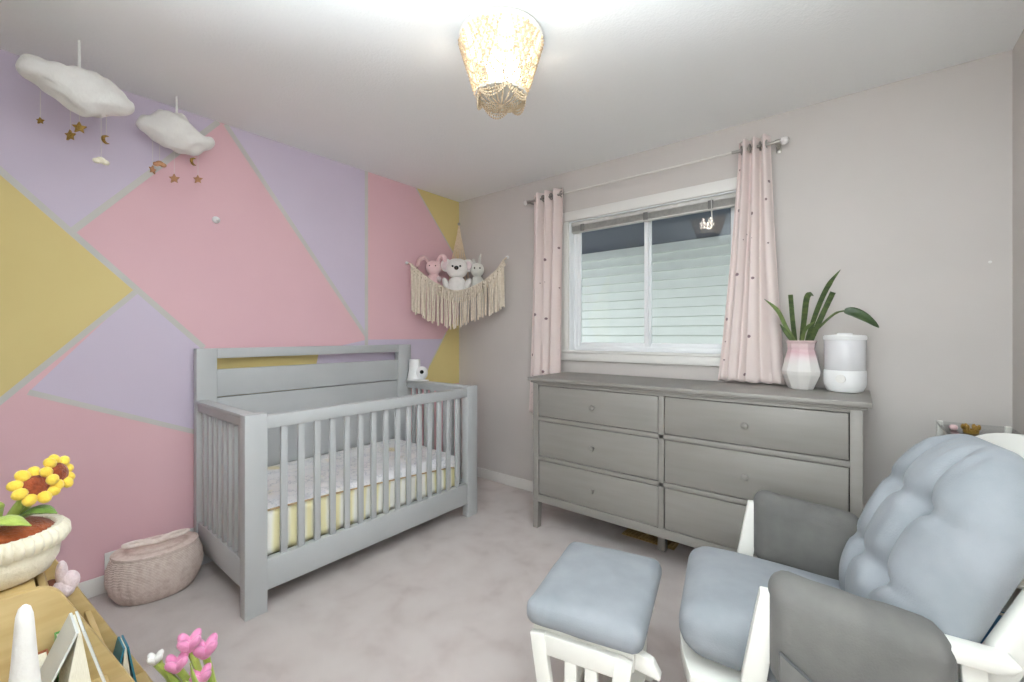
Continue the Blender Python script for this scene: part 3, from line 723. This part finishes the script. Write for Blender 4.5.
for k in range(6):                                   # deep swags from ring point to ring point
    a0 = 2*PI*k/6+.3; da = 2*PI/6
    for j in range(4):
        sag = .070+.042*j; w0 = da*(.5+.13*j)
        p = []
        for i in range(25):
            t = i/24*2-1; z = -.046-sag*(1-t*t); c = cone(a0+w0*t, z); c.x *= 1.05; c.y *= 1.05; p.append(c)
        beads(p, .0062)
for k in range(5):                                   # shallow loops hanging under the lower ring
    a0 = 2*PI*k/5
    for j in range(3):
        p = []
        for i in range(17):
            t = i/16*2-1; a = a0+(2*PI/5*.52)*t; rr = .099-.006*(1-t*t); p.append((rr*math.cos(a), rr*math.sin(a), -.252-(.018+.013*j)*(1-t*t)))
        beads(p, .0048)
b = MB(); b.ball((0,0,-.293),(.012,.012,.010),14,10); b.build('bottom_finial', M['bead'], la)
for k in range(20):
    a = 2*PI*(k+.5)/20; q = Vector((math.cos(a), math.sin(a), 0)); beads([q*.098-Vector((0,0,.254)), q*.080-Vector((0,0,.279)), q*.055-Vector((0,0,.290)), q*(.016 if k%2 else .036)-Vector((0,0,.293))], .0046)
for k in range(3):
    a = 2*PI*k/3+.6; c = Vector((.045*math.cos(a),.045*math.sin(a),0))
    b = MB(); b.tube([(c.x,c.y,-.026),(c.x,c.y,-.10)], .014, 16); s_ = b.build('socket', M['lampmetal'], la)
    b = MB(); b.lathe([(.012,-.098),(.016,-.115),(.029,-.145),(.031,-.160),(.026,-.180),(.012,-.191),(.0,-.193)], (c.x,c.y,0), 20); b.build('bulb', M['bulb'], s_)

# ---------------------------------------------------------------- corner hammock with soft toys
ha = thing('toy_hammock', 'cream macrame hammock with long fringe hung across the room corner', 'toy hammock', (.25,-.25,1.55))
hmx = Matrix.Translation((-.25,.25,-1.55))
HL, HR, HT = Vector((.012,-.586,1.811)), Vector((.572,-.012,1.876)), Vector((.014,-.014,2.239))
front = [Vector(p) for p in ((.05,-.575,1.80),(.105,-.53,1.735),(.20,-.45,1.645),(.315,-.345,1.585),(.435,-.225,1.635),(.53,-.115,1.745),(.572,-.055,1.845))]
fr = spline(front, 8)
apex = Vector((.03,-.03,1.72))
def net(u, v):
    i = u*(len(fr)-1); k = min(int(i), len(fr)-2); f = fr[k]+(fr[k+1]-fr[k])*(i-k)
    back = Vector((.03,-.585,1.80))*(1-u)+Vector((.59,-.03,1.84))*u
    back = Vector((.022+.55*u**2.2, -.022-.55*(1-u)**2.2, 1.63+.18*(abs(u-.5)*2)**2))
    p = f+(back-f)*v; p.z -= .10*math.sin(PI*v)*math.sin(PI*u)**.7+.004*math.sin(u*120)*math.sin(v*60); return p
b = MB(); b.grid(net, 60, 16); b.build('net_sling', M['cotton'], ha, xf=hmx, solid=.006, angle=80)
b = MB(); b.tube(fr, .007, 8); b.build('edge_rope', M['cotton'], ha, xf=hmx)
b = MB(); b.tube([HL, (.03,-.582,1.806), front[0]], .0045, 8); b.build('side_cord', M['cord'], ha, xf=hmx)
b = MB(); b.tube([HR, (.574,-.03,1.862), front[-1]], .0045, 8); b.build('side_cord', M['cord'], ha, xf=hmx)
b = MB()
for k in range(7):
    t = k/6; b.tube([HT-Vector((0,0,.02)), HT+Vector((.01+.02*t,-.03+.02*t,-.12)), (.03+.11*t,-.14+.11*t,1.80), (.035+.12*t,-.155+.12*t,1.66)], .0065, 6)
b.build('top_cords', M['cord'], ha, xf=hmx)
rnd = random.Random(5); b = MB(); nf = 62
for k in range(nf):
    u = (k+.5)/nf; i = u*(len(fr)-1); j = min(int(i), len(fr)-2); p = fr[j]+(fr[j+1]-fr[j])*(i-j)
    u2 = 1-abs(2*u-1); zb = 1.445-.165*u2**1.05+(.035*u if u > .5 else 0)+rnd.uniform(-.018,.012)
    out = Vector((.707,-.707,0))*(.008+rnd.uniform(-.005,.006)); sw = Vector((.707,.707,0))*rnd.uniform(-.008,.008)
    q = Vector((p.x,p.y,zb))
    b.tube([p+out, p+out*1.3+(q-p)*.35+sw*.3, p+out*1.2+(q-p)*.7+sw, q+out*1.4+sw*1.3], [.0065,.006,.0062,.0072], 6)
for k in range(20):
    u = (k+.5)/20; i = u*(len(fr)-1); j = min(int(i), len(fr)-2); p = fr[j]+(fr[j+1]-fr[j])*(i-j)
    for r_ in range(2): b.ball(p+Vector((.008,-.008,-.02-.025*r_)), (.012,.012,.011), 8, 6)
b.build('fringe', M['cotton'], ha, xf=hmx)
for lab, p, n in (('small clear hook holding the left end of the hammock',HL,(1,0,0)),('small white hook holding the right end of the hammock',HR,(0,-1,0)),('brass hook high in the corner holding the hammock cords',HT,(.7,-.7,0))):
    b = MB(); n = Vector(n); base = Vector((.004 if n.x > .8 else p.x, p.y if n.x > .8 else -.001, p.z))
    if n.x > .5 and n.x < .9: base = Vector((.006,-.006,p.z))
    z = n.to_track_quat('Z','Y').to_matrix().to_4x4()
    b.lathe([(.013,0),(.013,.004),(.006,.007),(.005,.014),(.008,.018),(.0,.020)], seg=14, mtx=Matrix.Translation(base) @ z)
    tag(b.build('wall_hook', M['nickel'] if n.x < .9 and n.x > .5 else M['monitor']), lab, 'hook')

def face_xf(c): return Matrix.Translation(c) @ Matrix.Rotation(R(42),4,'Z')      # local -y looks out of the corner
def plush(name, label, c, m, hr, ears, body, extra=None):
    t = thing(name, label, 'soft toy', c, R(42))
    b = MB(); b.ball((0,0,0), body, 20, 14); b.build('body', M[m], t)
    return t
ko = plush('koala_plush', 'white koala soft toy with black nose in the hammock middle', (.262,-.277,1.615), 'koala', 0, 0, (.085,.07,.105))
b = MB(); b.soft((-.088,-.075,.085),(.088,.070,.245),(.075,.07,.07),10); hd = b.build('head', M['koala'], ko)
for sx in (-1,1):
    b = MB(); b.ball((sx*.088,.005,.190),(.046,.030,.055),16,12); e = b.build('ear', M['koala'], hd)
    b = MB(); b.ball((sx*.094,-.020,.186),(.027,.012,.036),14,10); b.build('inner_ear', M['paleplush'], e)
    b = MB(); b.ball((sx*.030,-.077,.172),(.0085,.006,.0085),12,8); b.build('eye', M['black'], hd)
    b = MB(); b.ball((sx*.085,-.025,.03),(.026,.026,.06),12,10, mtx=Matrix.Rotation(sx*.4,4,'Y')); b.build('arm', M['koala'], ko)
b = MB(); b.ball((0,-.080,.158),(.019,.014,.017),14,10); b.build('nose', M['black'], hd)
pb = plush('bunny_plush', 'pink bunny soft toy with folded ears at the hammock left', (.125,-.410,1.665), 'pinkplush', 0, 0, (.06,.05,.075))
b = MB(); b.ball((.0,-.01,.115),(.062,.056,.060),18,12); hd = b.build('head', M['pinkplush'], pb)
for sx, pts in ((-1,[(-.03,0,.15),(-.07,0,.20),(-.11,-.01,.18),(-.125,-.02,.12)]),(1,[(.03,0,.15),(.05,.01,.20),(.085,.0,.21),(.10,-.01,.16)])):
    b = MB(); b.tube(spline(pts,5), [.018+.012*math.sin(PI*k/15) for k in range(16)], 10, flat=.6); b.build('ear', M['pinkplush'], hd)
for sx in (-1,1):
    b = MB(); b.ball((sx*.024,-.064,.125),(.005,.004,.005),8,6); b.build('eye', M['black'], hd)
    b = MB(); b.ball((sx*.05,-.05,.02),(.020,.030,.022),10,8); b.build('paw', M['paleplush'], pb)
gb = plush('bunny_plush', 'pale grey soft toy with upright ear at the hammock right', (.375,-.155,1.66), 'palegrey', 0, 0, (.055,.045,.07))
b = MB(); b.ball((0,-.01,.110),(.056,.052,.058),18,12); hd = b.build('head', M['palegrey'], gb)
for sx, pts in ((-1,[(-.02,0,.15),(-.03,0,.19),(-.035,-.005,.20)]),(1,[(.015,0,.155),(.018,.0,.20),(.03,0,.245)])):
    b = MB(); b.tube(spline(pts,5), [.013,.015,.017,.018,.018,.017,.016,.014,.012,.009,.005], 10, flat=.6); b.build('ear', M['palegrey'], hd)
for sx in (-1,1):
    b = MB(); b.ball((sx*.022,-.060,.118),(.0065,.005,.0065),8,6); b.build('eye', M['black'], hd)

# ---------------------------------------------------------------- glider chair (local: +x backward, +y towards the window)
ch = thing('glider_chair', 'white framed glider chair with tufted grey suede cushions', 'rocking chair', (2.563,-1.217,0), R(12.36))
def bez(pts, n=8): return spline(pts, n)
def wood(b, name='frame_part', p=None): return b.build(name, M['white_wood'], p or ch)
for sy in (-1,1):
    y = sy*.315
    # curved front post, rear post, arm rail, rail under the seat
    side = [(.000,.606),(.034,.606),(.030,.50),(.010,.36),(-.004,.26),(-.004,.20),(-.052,.20),(-.054,.27),(-.040,.38),(-.016,.52)]
    b = MB(); b.prism(side,'y',y-.016,y+.016,.004); wood(b,'front_post')
    b = MB(); b.prism([(.05,.572),(.41,.555),(.435,.560),(.448,.580),(.05,.600)],'y',y-.032,y+.032,.006); wood(b,'arm_rest')
    b = MB(); b.prism([(.36,.57),(.40,.57),(.44,.22),(.39,.22)],'y',y-.014,y+.014,.004); wood(b,'rear_post')
    b = MB(); b.prism([(-.07,.20),(.46,.18),(.46,.235),(-.07,.262)],'y',y-.016,y+.016,.004); wood(b,'side_rail')
    # padded arm cover with pocket
    yi = y-sy*.004
    def afn(u,v,w_,p, sy=sy):
        puff = .010*(1-u*u)*(1-w_*w_)*(1 if v*sy>0 else .6)
        return (0, puff*(1 if v>0 else -1)+.004*math.sin(p.x*24+1)*max(0,-w_)*(1 if v>0 else -1), -.055*(p.x/.18)*.5+.005*mnoise.noise(p*14))
    b = MB(); b.soft((.018,yi-.058,.365),(.358,yi+.058,.634),(.045,.052,.055),14,afn); a = b.build('arm_pad', M['suede_arm_shaded'], ch, angle=60)
    b = MB(); yo = y+sy*.060
    b.prism([(.035,.500),(.10,.452),(.20,.395),(.345,.345),(.345,.20),(.035,.20)],'y',yo-.010,yo+.006,.004); pk = b.build('pocket', M['suede_arm_shaded'], a)
    b = MB(); b.tube([(.035,yo+sy*.006,.502),(.10,yo+sy*.006,.454),(.20,yo+sy*.006,.397),(.345,yo+sy*.006,.347)], .0035, 6); b.build('pocket_binding', M['piping'], pk)
    b = MB(); b.bar((-.14,y*1.05,.035),(.50,y*1.05,.035),.05,.05,bev=.012); wood(b,'base_rail')
    for x in (.02,.34):
        b = MB(); b.prism([(x-.03,.05),(x+.05,.05),(x+.035,.20),(x-.015,.20)],'y',y*1.02-.014,y*1.02+.014,.004); wood(b,'base_upright')
for x in (.03,.40):
    b = MB(); b.bar((x,-.33,.035),(x,.33,.035),.07,.03,bev=.005); wood(b,'base_crossbar')
# seat frame with a bowed front edge
fr_ = [(-.165+.05*(k/8-1)**2*0-.045*(1-((k-8)/8)**2), -.245+.49*k/16) for k in range(17)]
b = MB(); b.prism(fr_+[(.40,.245),(.40,-.245)],'z',.235,.285,.006); wood(b,'seat_frame')
def seatfn(u,v,w_,p):
    top = max(0,w_)
    return (0, 0, .022*top*(1-u*u*.8)*(1-v*v*.8)-.05*(p.x/.30)*.5*1.0+.005*mnoise.noise(p*9))
b = MB(); b.soft((-.200,-.235,.290),(.385,.235,.440),(.075,.06,.065),18,seatfn); st = b.build('seat_cushion', M['suede'], ch, angle=70)

# back frame: two raked stiles, arched crest rail and spindles
BX, BZ, RK = .315, .30, .42                       # foot of the rake line
def bk(z, off=0): return BX+RK*(z-BZ)+off
for sy in (-1,1):
    y = sy*.272
    b = MB(); b.prism([(bk(.22,-.02),.22),(bk(.22,.06),.22),(bk(.87,.055),.87),(bk(.87,.005),.87)],'y',y-.019,y+.019,.006); wood(b,'back_stile')
crest = []
for k in range(17):
    t = k/8-1; crest.append((.290*t, .845+.130*math.sqrt(max(0,1-t*t*.93))))
low = [(y*.86, z-.065) for y, z in crest]
b = MB()
for (y0,z0),(y1,z1),(y2,z2),(y3,z3) in zip(crest,crest[1:],low,low[1:]):
    t = bmesh.new()
    q = []
    for off in (.012,.042):
        q.append([t.verts.new((bk(z,off),y,z)) for y,z in ((y0,z0),(y1,z1),(y3,z3),(y2,z2))])
    for f in ((q[0][0],q[0][1],q[0][2],q[0][3]),(q[1][3],q[1][2],q[1][1],q[1][0]),(q[0][0],q[1][0],q[1][1],q[0][1]),(q[0][3],q[0][2],q[1][2],q[1][3])): t.faces.new(f)
    b._add(t)
bmesh.ops.remove_doubles(b.bm, verts=b.bm.verts, dist=1e-5); bmesh.ops.recalc_face_normals(b.bm, faces=b.bm.faces[:])
wood(b,'crest_rail')
b = MB(); b.bar((bk(.34,.02),-.26,.34),(bk(.34,.02),.26,.34),.05,.025,bev=.004); wood(b,'lower_back_rail')
for k in range(5):
    y = -.16+.08*k; b = MB(); b.tube([(bk(.35,.022),y,.35),(bk(.92,.026),y*.95,.915)], .009, 10); wood(b,'spindle')

# tufted back cushion
tufts = [(-.093,.60),(.093,.60),(-.093,.80),(.093,.80),(-.093,.38),(.093,.38)]
tl = [(-.093,.46,0),(.093,.46,0),(-.093,.735,0),(.093,.735,0)]
ang = math.atan(RK); upv = Vector((math.sin(ang),0,math.cos(ang))); nrm = Vector((-math.cos(ang),0,math.sin(ang)))
CW, CHh, CT = .53, .63, .15                      # width, height, thickness
b = MB()
tuft_uv = [(sx*.31,h) for h in (-.30,.36) for sx in (-1,1)]
def backfn(u,v,w_,p):
    # local block axes: x = thickness (u<0 front), y = width, z = height
    dx = 0
    yy, zz = p.y/(CW/2), p.z/(CHh/2)
    # shoulders: round the outline at the top
    sh = 0
    if zz > .25: sh = -.34*((zz-.25)/.75)**2*p.y
    front = max(0,-u)
    lobes = 0
    d = 0
    for cy in (-.31,.31):
        d += .040*math.exp(-((yy-cy)/.085)**2)*(1 if -.95<zz<.8 else max(0,1-(abs(zz)-.8)*5))*(.55+.45*math.exp(-((zz-.36)/.3)**2)+.3*math.exp(-((zz+.30)/.25)**2))
    for (cy,cz) in tuft_uv:
        r2 = ((yy-cy)/.13)**2+((zz-cz)/.11)**2; d += .062*math.exp(-r2)
    for cz, wd in ((-.30,.06),(.36,.055)):
        d += .020*math.exp(-((zz-cz)/wd)**2)*(1-.55*math.exp(-((yy)/.2)**2)*0)*(.4+.6*math.exp(-((abs(yy)-.31)/.28)**2))
    puff = .045*(1-yy*yy*.9)*(1-zz*zz*.8)
    wr = .0035*math.sin(yy*38+zz*3)*math.exp(-((zz-.86)/.12)**2)*front+.003*mnoise.noise(Vector((p.y*22,p.z*9,3)))*front
    dx = -(puff-d+wr)*front
    return (dx+.02*max(0,u)*0, sh, .0)
mtx = Matrix((( -nrm.x, 0, upv.x, 0),(0,1,0,0),(-nrm.z,0,upv.z,0),(0,0,0,1)))
cen = Vector((bk(.668,-.060),-.022,.668))
b.soft((-CT/2,-CW/2,-CHh/2),(CT/2,CW/2,CHh/2),(CT*.5,.14,.16),38,backfn, Matrix.Translation(cen) @ mtx)
bc = b.build('back_cushion', M['suede'], ch, angle=80)

# ---------------------------------------------------------------- ottoman
ot = thing('ottoman', 'white slatted glider ottoman with grey suede cushion in front of the chair', 'footstool', (2.155,-1.470,0), R(12.9))
def ofn(u,v,w_,p): return (0,0,.014*max(0,w_)*(1-u*u)*(1-v*v)+.003*mnoise.noise(p*12))
b = MB(); b.soft((-.170,-.214,.362),(.178,.236,.440),(.034,.034,.036),14,ofn); b.build('cushion', M['suede'], ot, angle=70)
b = MB(); b.box((-.150,-.180,.305),(.150,.195,.363),.004); wood(b,'seat_frame',ot)
for sy in (-1,1):
    y = sy*.190; tip = .218 if sy < 0 else .160
    b = MB(); b.prism([(-.15,.300),(-.15,.350),(.150,.350),(tip-.02,.335),(tip,.300),(tip-.004,.288),(.150,.300)],'y',y-sy*.045-.014,y-sy*.045+.014,.004); wood(b,'end_rail',ot)
    b = MB(); b.box((-.128,y-.012,.290),(.128,y+.012,.348),.003); wood(b,'top_rail',ot)
    for sx in (-1,1):
        b = MB(); b.bar((sx*.128,y+sy*.004,.348),(sx*.088,y+sy*.004,.085),.046,.022,up=(0,1,0),bev=.003); wood(b,'swing_post',ot)
    for x in (-.026,.034):
        b = MB(); b.box((x-.018,y-.009,.09),(x+.018,y+.009,.30),.002); wood(b,'slat',ot)
    b = MB(); b.box((-.11,y-.012,.075),(.11,y+.012,.115),.003); wood(b,'lower_rail',ot)
    b = MB(); b.bar((-.150,y+sy*.026,.028),(.150,y+sy*.026,.028),.045,.05,bev=.012); wood(b,'base_rail',ot)
    for sx in (-1,1):
        b = MB(); b.bar((sx*.10,y+sy*.024,.05),(sx*.105,y+sy*.024,.19),.045,.018,up=(0,1,0),bev=.004); wood(b,'base_upright',ot)
for x in (-.10,.10):
    b = MB(); b.bar((x,-.215,.030),(x,.215,.030),.05,.022,bev=.004); wood(b,'base_crossbar',ot)

# ---------------------------------------------------------------- corner shelf behind the glider, with things on it
cs = thing('corner_shelf', 'low clear and white shelf in the corner behind the glider', 'shelf', (3.185,-.42,0))
for z in (.10,.46,.845):
    b = MB(); b.box((-.095,-.33,z),(.125,.33,z+.012),.003); b.build('shelf_board', M['acrylic'] if z > .8 else M['white_wood'], cs)
for x in (-.085,.115):
    for y in (-.32,.32):
        b = MB(); b.box((x-.01,y-.01,0),(x+.01,y+.01,.86),.003); b.build('post', M['white_wood'], cs)
o = thing('gold_ornament', 'small gold crown shaped ornament on top of the corner shelf', 'ornament', (3.160,-.34,.857)); o.scale = (.7,.7,.7)
b = MB(); b.lathe([(.030,0),(.032,.004),(.033,.018),(.030,.020),(.029,.004)], seg=24); b.build('band', M['gold'], o)
b = MB()
for k in range(6):
    a = 2*PI*k/6; b.ball((.031*math.cos(a),.031*math.sin(a),.032),(.009,.009,.016),8,6)
b.build('points', M['gold'], o)
o = tag(MB().soft((-.018,-.018,0),(.018,.018,.028),.012,5).build('toy_block', M['pinkplush']), 'small pink toy beside the gold ornament on the corner shelf', 'toy'); o.location = (3.118,-.30,.857); o.scale = (.7,.7,.7)
def closed_book(name, label, c, size, rz, cover, parent_axis='y', tilt=0):
    t = thing(name, label, 'book', c, rz); w_, th, h_ = size; mx = Matrix.Rotation(tilt,4,'X')
    b = MB(); b.box((-w_/2,-th/2,0),(w_/2,-th/2+.0025,h_),.0008); b.box((-w_/2,th/2-.0025,0),(w_/2,th/2,h_),.0008); b.box((-w_/2,-th/2,0),(-w_/2+.003,th/2,h_),.0008)
    b.build('cover', cover, t, xf=mx)
    b = MB(); b.box((-w_/2+.003,-th/2+.0026,.004),(w_/2-.004,th/2-.0026,h_-.004)); b.build('pages', M['page'], t, xf=mx, smooth=False)
    return t
closed_book('book', 'blue book standing on the bottom board of the corner shelf', (3.21,-.50,.112), (.18,.035,.15), 0, M['book_blue'])
closed_book('book', 'dusty red book on the middle board of the corner shelf', (3.21,-.60,.472), (.18,.03,.24), 0, M['book_red'])
closed_book('book', 'green book leaning beside the red one on the corner shelf', (3.21,-.555,.472), (.17,.03,.23), 0, M['book_green'])

# ---------------------------------------------------------------- sloped bookshelf in the near left corner
bs_ = thing('bookshelf', 'honey plywood sling bookshelf with sloped sides in the near left corner', 'bookshelf', (1.62,-2.70,0))
bxf = Matrix.Translation((-1.62,2.70,0))
def panel_poly():
    p = [(-2.868,0),(-2.868,.704)]
    p += [(-2.668,.704)]
    for k in range(1,7):
        a = k/6*R(66); p.append((-2.668+.046*math.sin(a)/math.sin(R(66)), .704-.034*(1-math.cos(a))/(1-math.cos(R(66)))))
    p += [(-2.358,.08),(-2.358,0)]
    return p
for x in (1.175,1.475,2.09):
    b = MB(); b.prism(panel_poly(),'x',x-.009,x+.009,.003); b.build('side_panel', M['wood'], bs_, xf=bxf)
b = MB(); b.box((1.185,-2.868,.672),(1.465,-2.660,.688),.002); b.build('top_board', M['wood'], bs_, xf=bxf)
b = MB(); b.box((1.485,-2.868,.450),(2.08,-2.555,.462),.002); b.build('shelf_board', M['wood'], bs_, xf=bxf)
def board(x0,x1,p,q,name): 
    b = MB(); b.bar(((x0+x1)/2,*p),((x0+x1)/2,*q),x1-x0,.012,up=(0,1,.3),bev=.002); b.build(name, M['wood'], bs_, xf=bxf)
for x0,x1 in ((1.185,1.465),(1.485,2.08)):
    if x0 < 1.3: board(x0,x1,(-2.648,.670),(-2.610,.50),'backrest_board'); board(x0,x1,(-2.552,.485),(-2.538,.26),'backrest_board')
    board(x0,x1,(-2.455,.235),(-2.42,.085),'backrest_board')
    for y0,y1,z in (((-2.60,-2.555,.44),(-2.53,-2.43,.235),(-2.42,-2.362,.06)) if x0 < 1.3 else ((-2.53,-2.43,.235),(-2.42,-2.362,.06))):
        b = MB(); b.box((x0,y0,z),(x1,y1,z+.012),.002); b.build('bin_floor', M['wood'], bs_, xf=bxf)

# plush sunflower pot on the shelf top
po = thing('sunflower_plush', 'plush sunflower pot with ribbed ivory rim on the bookshelf top', 'soft toy', (1.335,-2.708,.689)); po.scale = (.76,.76,.76)
pr = .128
b = MB(); b.lathe([(.0,0),(.082,.0),(.103,.012),(.120,.045),(.124,.075),(.118,.088),(.0,.088)], seg=40); b.build('pot', M['ivory'], po)
b = MB(); b.lathe([(.112,.084),(.128,.088),(.138,.104),(.136,.128),(.124,.142),(.110,.140),(.108,.12)], seg=200, wob=lambda a,z: 1+.06*abs(math.sin(a*20))); b.build('ribbed_rim', M['ivory'], po)
b = MB(); b.ball((0,0,.118),(.114,.114,.052),28,14); b.build('soil', M['soil'], po)
fl = bpy.data.objects.new('sunflower', None); C.objects.link(fl); fl.parent = po
def sunflower(c, tilt, r, name):
    mx = Matrix.Translation(c) @ tilt
    b = MB(); b.ball((0,0,0),(r*.72,r*.72,r*.44),18,10, mtx=Matrix()); s_ = b.build(name, M['seedface'], po, xf=mx)
    b = MB()
    for k in range(9):
        a = 2*PI*k/9; b.ball((r*.92*math.cos(a),r*.92*math.sin(a),.006*(k%2)),(r*.42,r*.36,r*.30),12,8, mtx=Matrix.Rotation(a,4,'Z'))
    b.build('petals', M['petal'], s_, xf=mx)
bpy.data.objects.remove(fl)
t1 = Vector((.80,.35,.50)).to_track_quat('Z','Y').to_matrix().to_4x4(); t2 = Vector((.55,.75,.35)).to_track_quat('Z','Y').to_matrix().to_4x4()
sunflower((.045,.066,.268), t1, .046, 'flower_head'); sunflower((.012,.115,.290), t2, .044, 'flower_head')
b = MB(); b.tube(spline([(.0,.0,.13),(.012,.025,.19),(.028,.060,.255)],6), .013, 10); b.build('stem', M['plushgreen'], po)
b = MB(); b.tube(spline([(.0,.0,.13),(-.008,.05,.20),(.0,.105,.278)],6), .012, 10); b.build('stem', M['plushgreen'], po)
for pts, m in (([(.01,-.01,.150),(.06,-.03,.185),(.105,-.045,.178),(.125,-.075,.15)],'plushgreen'),([(.0,.03,.165),(.03,.065,.192),(.05,.09,.19),(.06,.11,.176)],'plushgreen2'),([(.0,-.01,.15),(.03,-.02,.205),(.055,-.012,.232),(.06,-.01,.25)],'plushgreen'),([(.02,-.02,.16),(.075,.0,.195),(.105,.03,.190),(.112,.055,.172)],'plushgreen')):
    b = MB(); b.tube(spline(pts,6), [max(.003,.026*math.sin(PI*(.12+.88*k/18))) for k in range(19)], 12, flat=.45); b.build('leaf', M[m], po)

o = thing('soft_toy', 'small blush and brown soft toy tucked behind the plush pot', 'soft toy', (1.235,-2.612,.505))
b = MB(); b.ball((0,-.012,.055),(.024,.026,.058),14,10); b.build('body', M['brownplush'], o)
b = MB(); b.ball((.012,.008,.085),(.024,.024,.024),14,10); b.ball((.010,.006,.125),(.013,.012,.032),12,8); b.ball((.012,.020,.10),(.020,.020,.026),12,8); b.build('tail', M['paleplush'], o)

def splayed_book(label, c, top, bot, h, w_, lean, cover, rz=0):
    """book standing splayed: covers apart at the foot, closed at the top"""
    t = thing('book', label, 'book', c, rz); mx = Matrix.Rotation(lean,4,'X')
    def wedge(a0,b0,a1,b1,x0,x1,z0,z1):
        b = MB(); b.prism([(a0,z0),(b0,z0),(b1,z1),(a1,z1)],'x',x0,x1); return b
    k = .004
    b = wedge(-bot/2,-bot/2+k,-top/2,-top/2+k,-w_/2,w_/2,0,h); b.prism([(bot/2-k,0),(bot/2,0),(top/2,h),(top/2-k,h)],'x',-w_/2,w_/2); b.build('cover', cover, t, xf=mx, smooth=False)
    b = wedge(-.1*bot,bot*.30,-top*.2,top/2-k,-w_/2+.004,w_/2-.004,.004,h-.004); b.build('pages', M['page'], t, xf=mx, smooth=False)
    return t
splayed_book('teal hardback with cream pages standing splayed in the far bin', (1.225,-2.490,.248), .012, .062, .132, .075, R(-2), M['book_teal'])
splayed_book('pale grey book standing splayed in the near bin', (1.605,-2.633,.463), .012, .150, .200, .095, R(-5), M['book_grey'])
closed_book('book', 'small green board book with white pages beside the pale grey book', (1.519,-2.625,.463), (.055,.026,.140), 0, M['book_green'])
closed_book('book', 'small rust brown board book behind the green one', (1.519,-2.660,.463), (.055,.026,.112), 0, M['book_rust'])
o = thing('plush_rabbit', 'white soft toy with one tall rounded ear in the bookshelf near bin', 'soft toy', (1.72,-2.690,.463))
b = MB(); b.ball((0,0,.055),(.040,.035,.055),18,12); b.build('body', M['cloud'], o)
b = MB(); b.lathe([(.028,.07),(.0265,.10),(.0215,.15),(.0155,.22),(.0115,.285),(.0105,.297),(.0075,.309),(.003,.314),(.0,.315)], seg=20); b.build('ear', M['cloud'], o)

tu = thing('tulip_plush', 'pink plush tulip bunch on long green stems in front of the bookshelf', 'soft toy', (1.40,-2.300,0.0))
b = MB(); b.lathe([(.0,0),(.040,0),(.048,.02),(.044,.10),(.036,.11),(.0,.11)], seg=24); b.build('pot', M['plushgreen2'], tu)
def tulip(c, r, m='tulip', n=4):
    b = MB()
    for k in range(n):
        a = 2*PI*k/n+.5; d = Vector((math.cos(a),math.sin(a),1.2)).normalized(); q = d.to_track_quat('Z','Y').to_matrix().to_4x4()
        b.ball(Vector(c)+Vector((math.cos(a)*r*.60,math.sin(a)*r*.60,r*.45)), (r*.56,r*.46,r*.95), 12, 8, mtx=q)
    b.ball(c,(r*.62,r*.62,r*.62),12,8); b.build('tulip_head', M[m], tu)
heads = [((.0,-.078,.385),.026,'tulip'),((.01,-.108,.352),.024,'tulip'),((-.005,-.040,.345),.028,'tulip'),((.02,-.058,.290),.024,'tulip'),((-.005,-.150,.385),.016,'cloud')]
for c, r, m in heads:
    tulip(c, r, m); b = MB(); b.tube(spline([(0,0,.10),(c[0]*.3,c[1]*.35,.20),c],5), .009, 8); b.build('stem', M['plushgreen'], tu)
for pts in ([(.01,-.01,.10),(.03,-.03,.20),(.035,-.07,.29),(.035,-.085,.36)],[(-.01,-.02,.10),(-.01,-.07,.22),(-.01,-.12,.32),(-.01,-.135,.375)],[(.02,-.01,.10),(.045,-.04,.20),(.05,-.075,.29),(.05,-.10,.33)]):
    b = MB(); b.tube(spline(pts,6), [max(.004,.024*math.sin(PI*(.15+.85*k/18))) for k in range(19)], 12, flat=.4); b.build('leaf', M['plushgreen'], tu)

# ---------------------------------------------------------------- light, world, camera
M['bulb'].node_tree.nodes['Principled BSDF'].inputs['Emission Strength'].default_value = 11
M['bulb'].node_tree.nodes['Principled BSDF'].inputs['Emission Color'].default_value = (1,.955,.87,1)
wd = bpy.data.worlds.new('overcast'); bpy.context.scene.world = wd; wd.use_nodes = True
nt = wd.node_tree; bg = nt.nodes['Background']; bg.inputs[0].default_value = (.94,.97,1,1); bg.inputs[1].default_value = 1.75
fl = bpy.data.lights.new('added_bounce_fill','SPOT'); fl.energy = 540; fl.color = (.85,.96,1.02); fl.spot_size = R(120); fl.spot_blend = 1; fl.shadow_soft_size = .06
fo = bpy.data.objects.new('added_bounce_fill', fl); C.objects.link(fo); fo.location = (2.66,-2.78,.82); fo.rotation_euler = (Vector((2.78,-2.94,2.44))-Vector((2.66,-2.78,.82))).to_track_quat('-Z','Y').to_euler()   # added unseen fill light aimed at the ceiling, not a lamp of the room
cam = bpy.data.cameras.new('camera'); co = bpy.data.objects.new('camera', cam); C.objects.link(co)
co.location = (2.819,-2.740,1.234); co.rotation_euler = (PI/2,0,R(38.787))
cam.sensor_fit = 'HORIZONTAL'; cam.sensor_width = 36; cam.lens = 429.74/1024*36
cam.shift_y = -(341-335.07)/1024*1.0
cam.clip_start = .02
sc = bpy.context.scene; sc.camera = co
sc.view_settings.view_transform = 'Standard'; sc.view_settings.look = 'None'; sc.view_settings.gamma = 1; sc.view_settings.use_curve_mapping = False
sc.view_settings.exposure = .72
sc.cycles.use_denoising = True; sc.cycles.max_bounces = 10; sc.cycles.diffuse_bounces = 6; sc.cycles.transparent_max_bounces = 12; sc.cycles.sample_clamp_indirect = 6
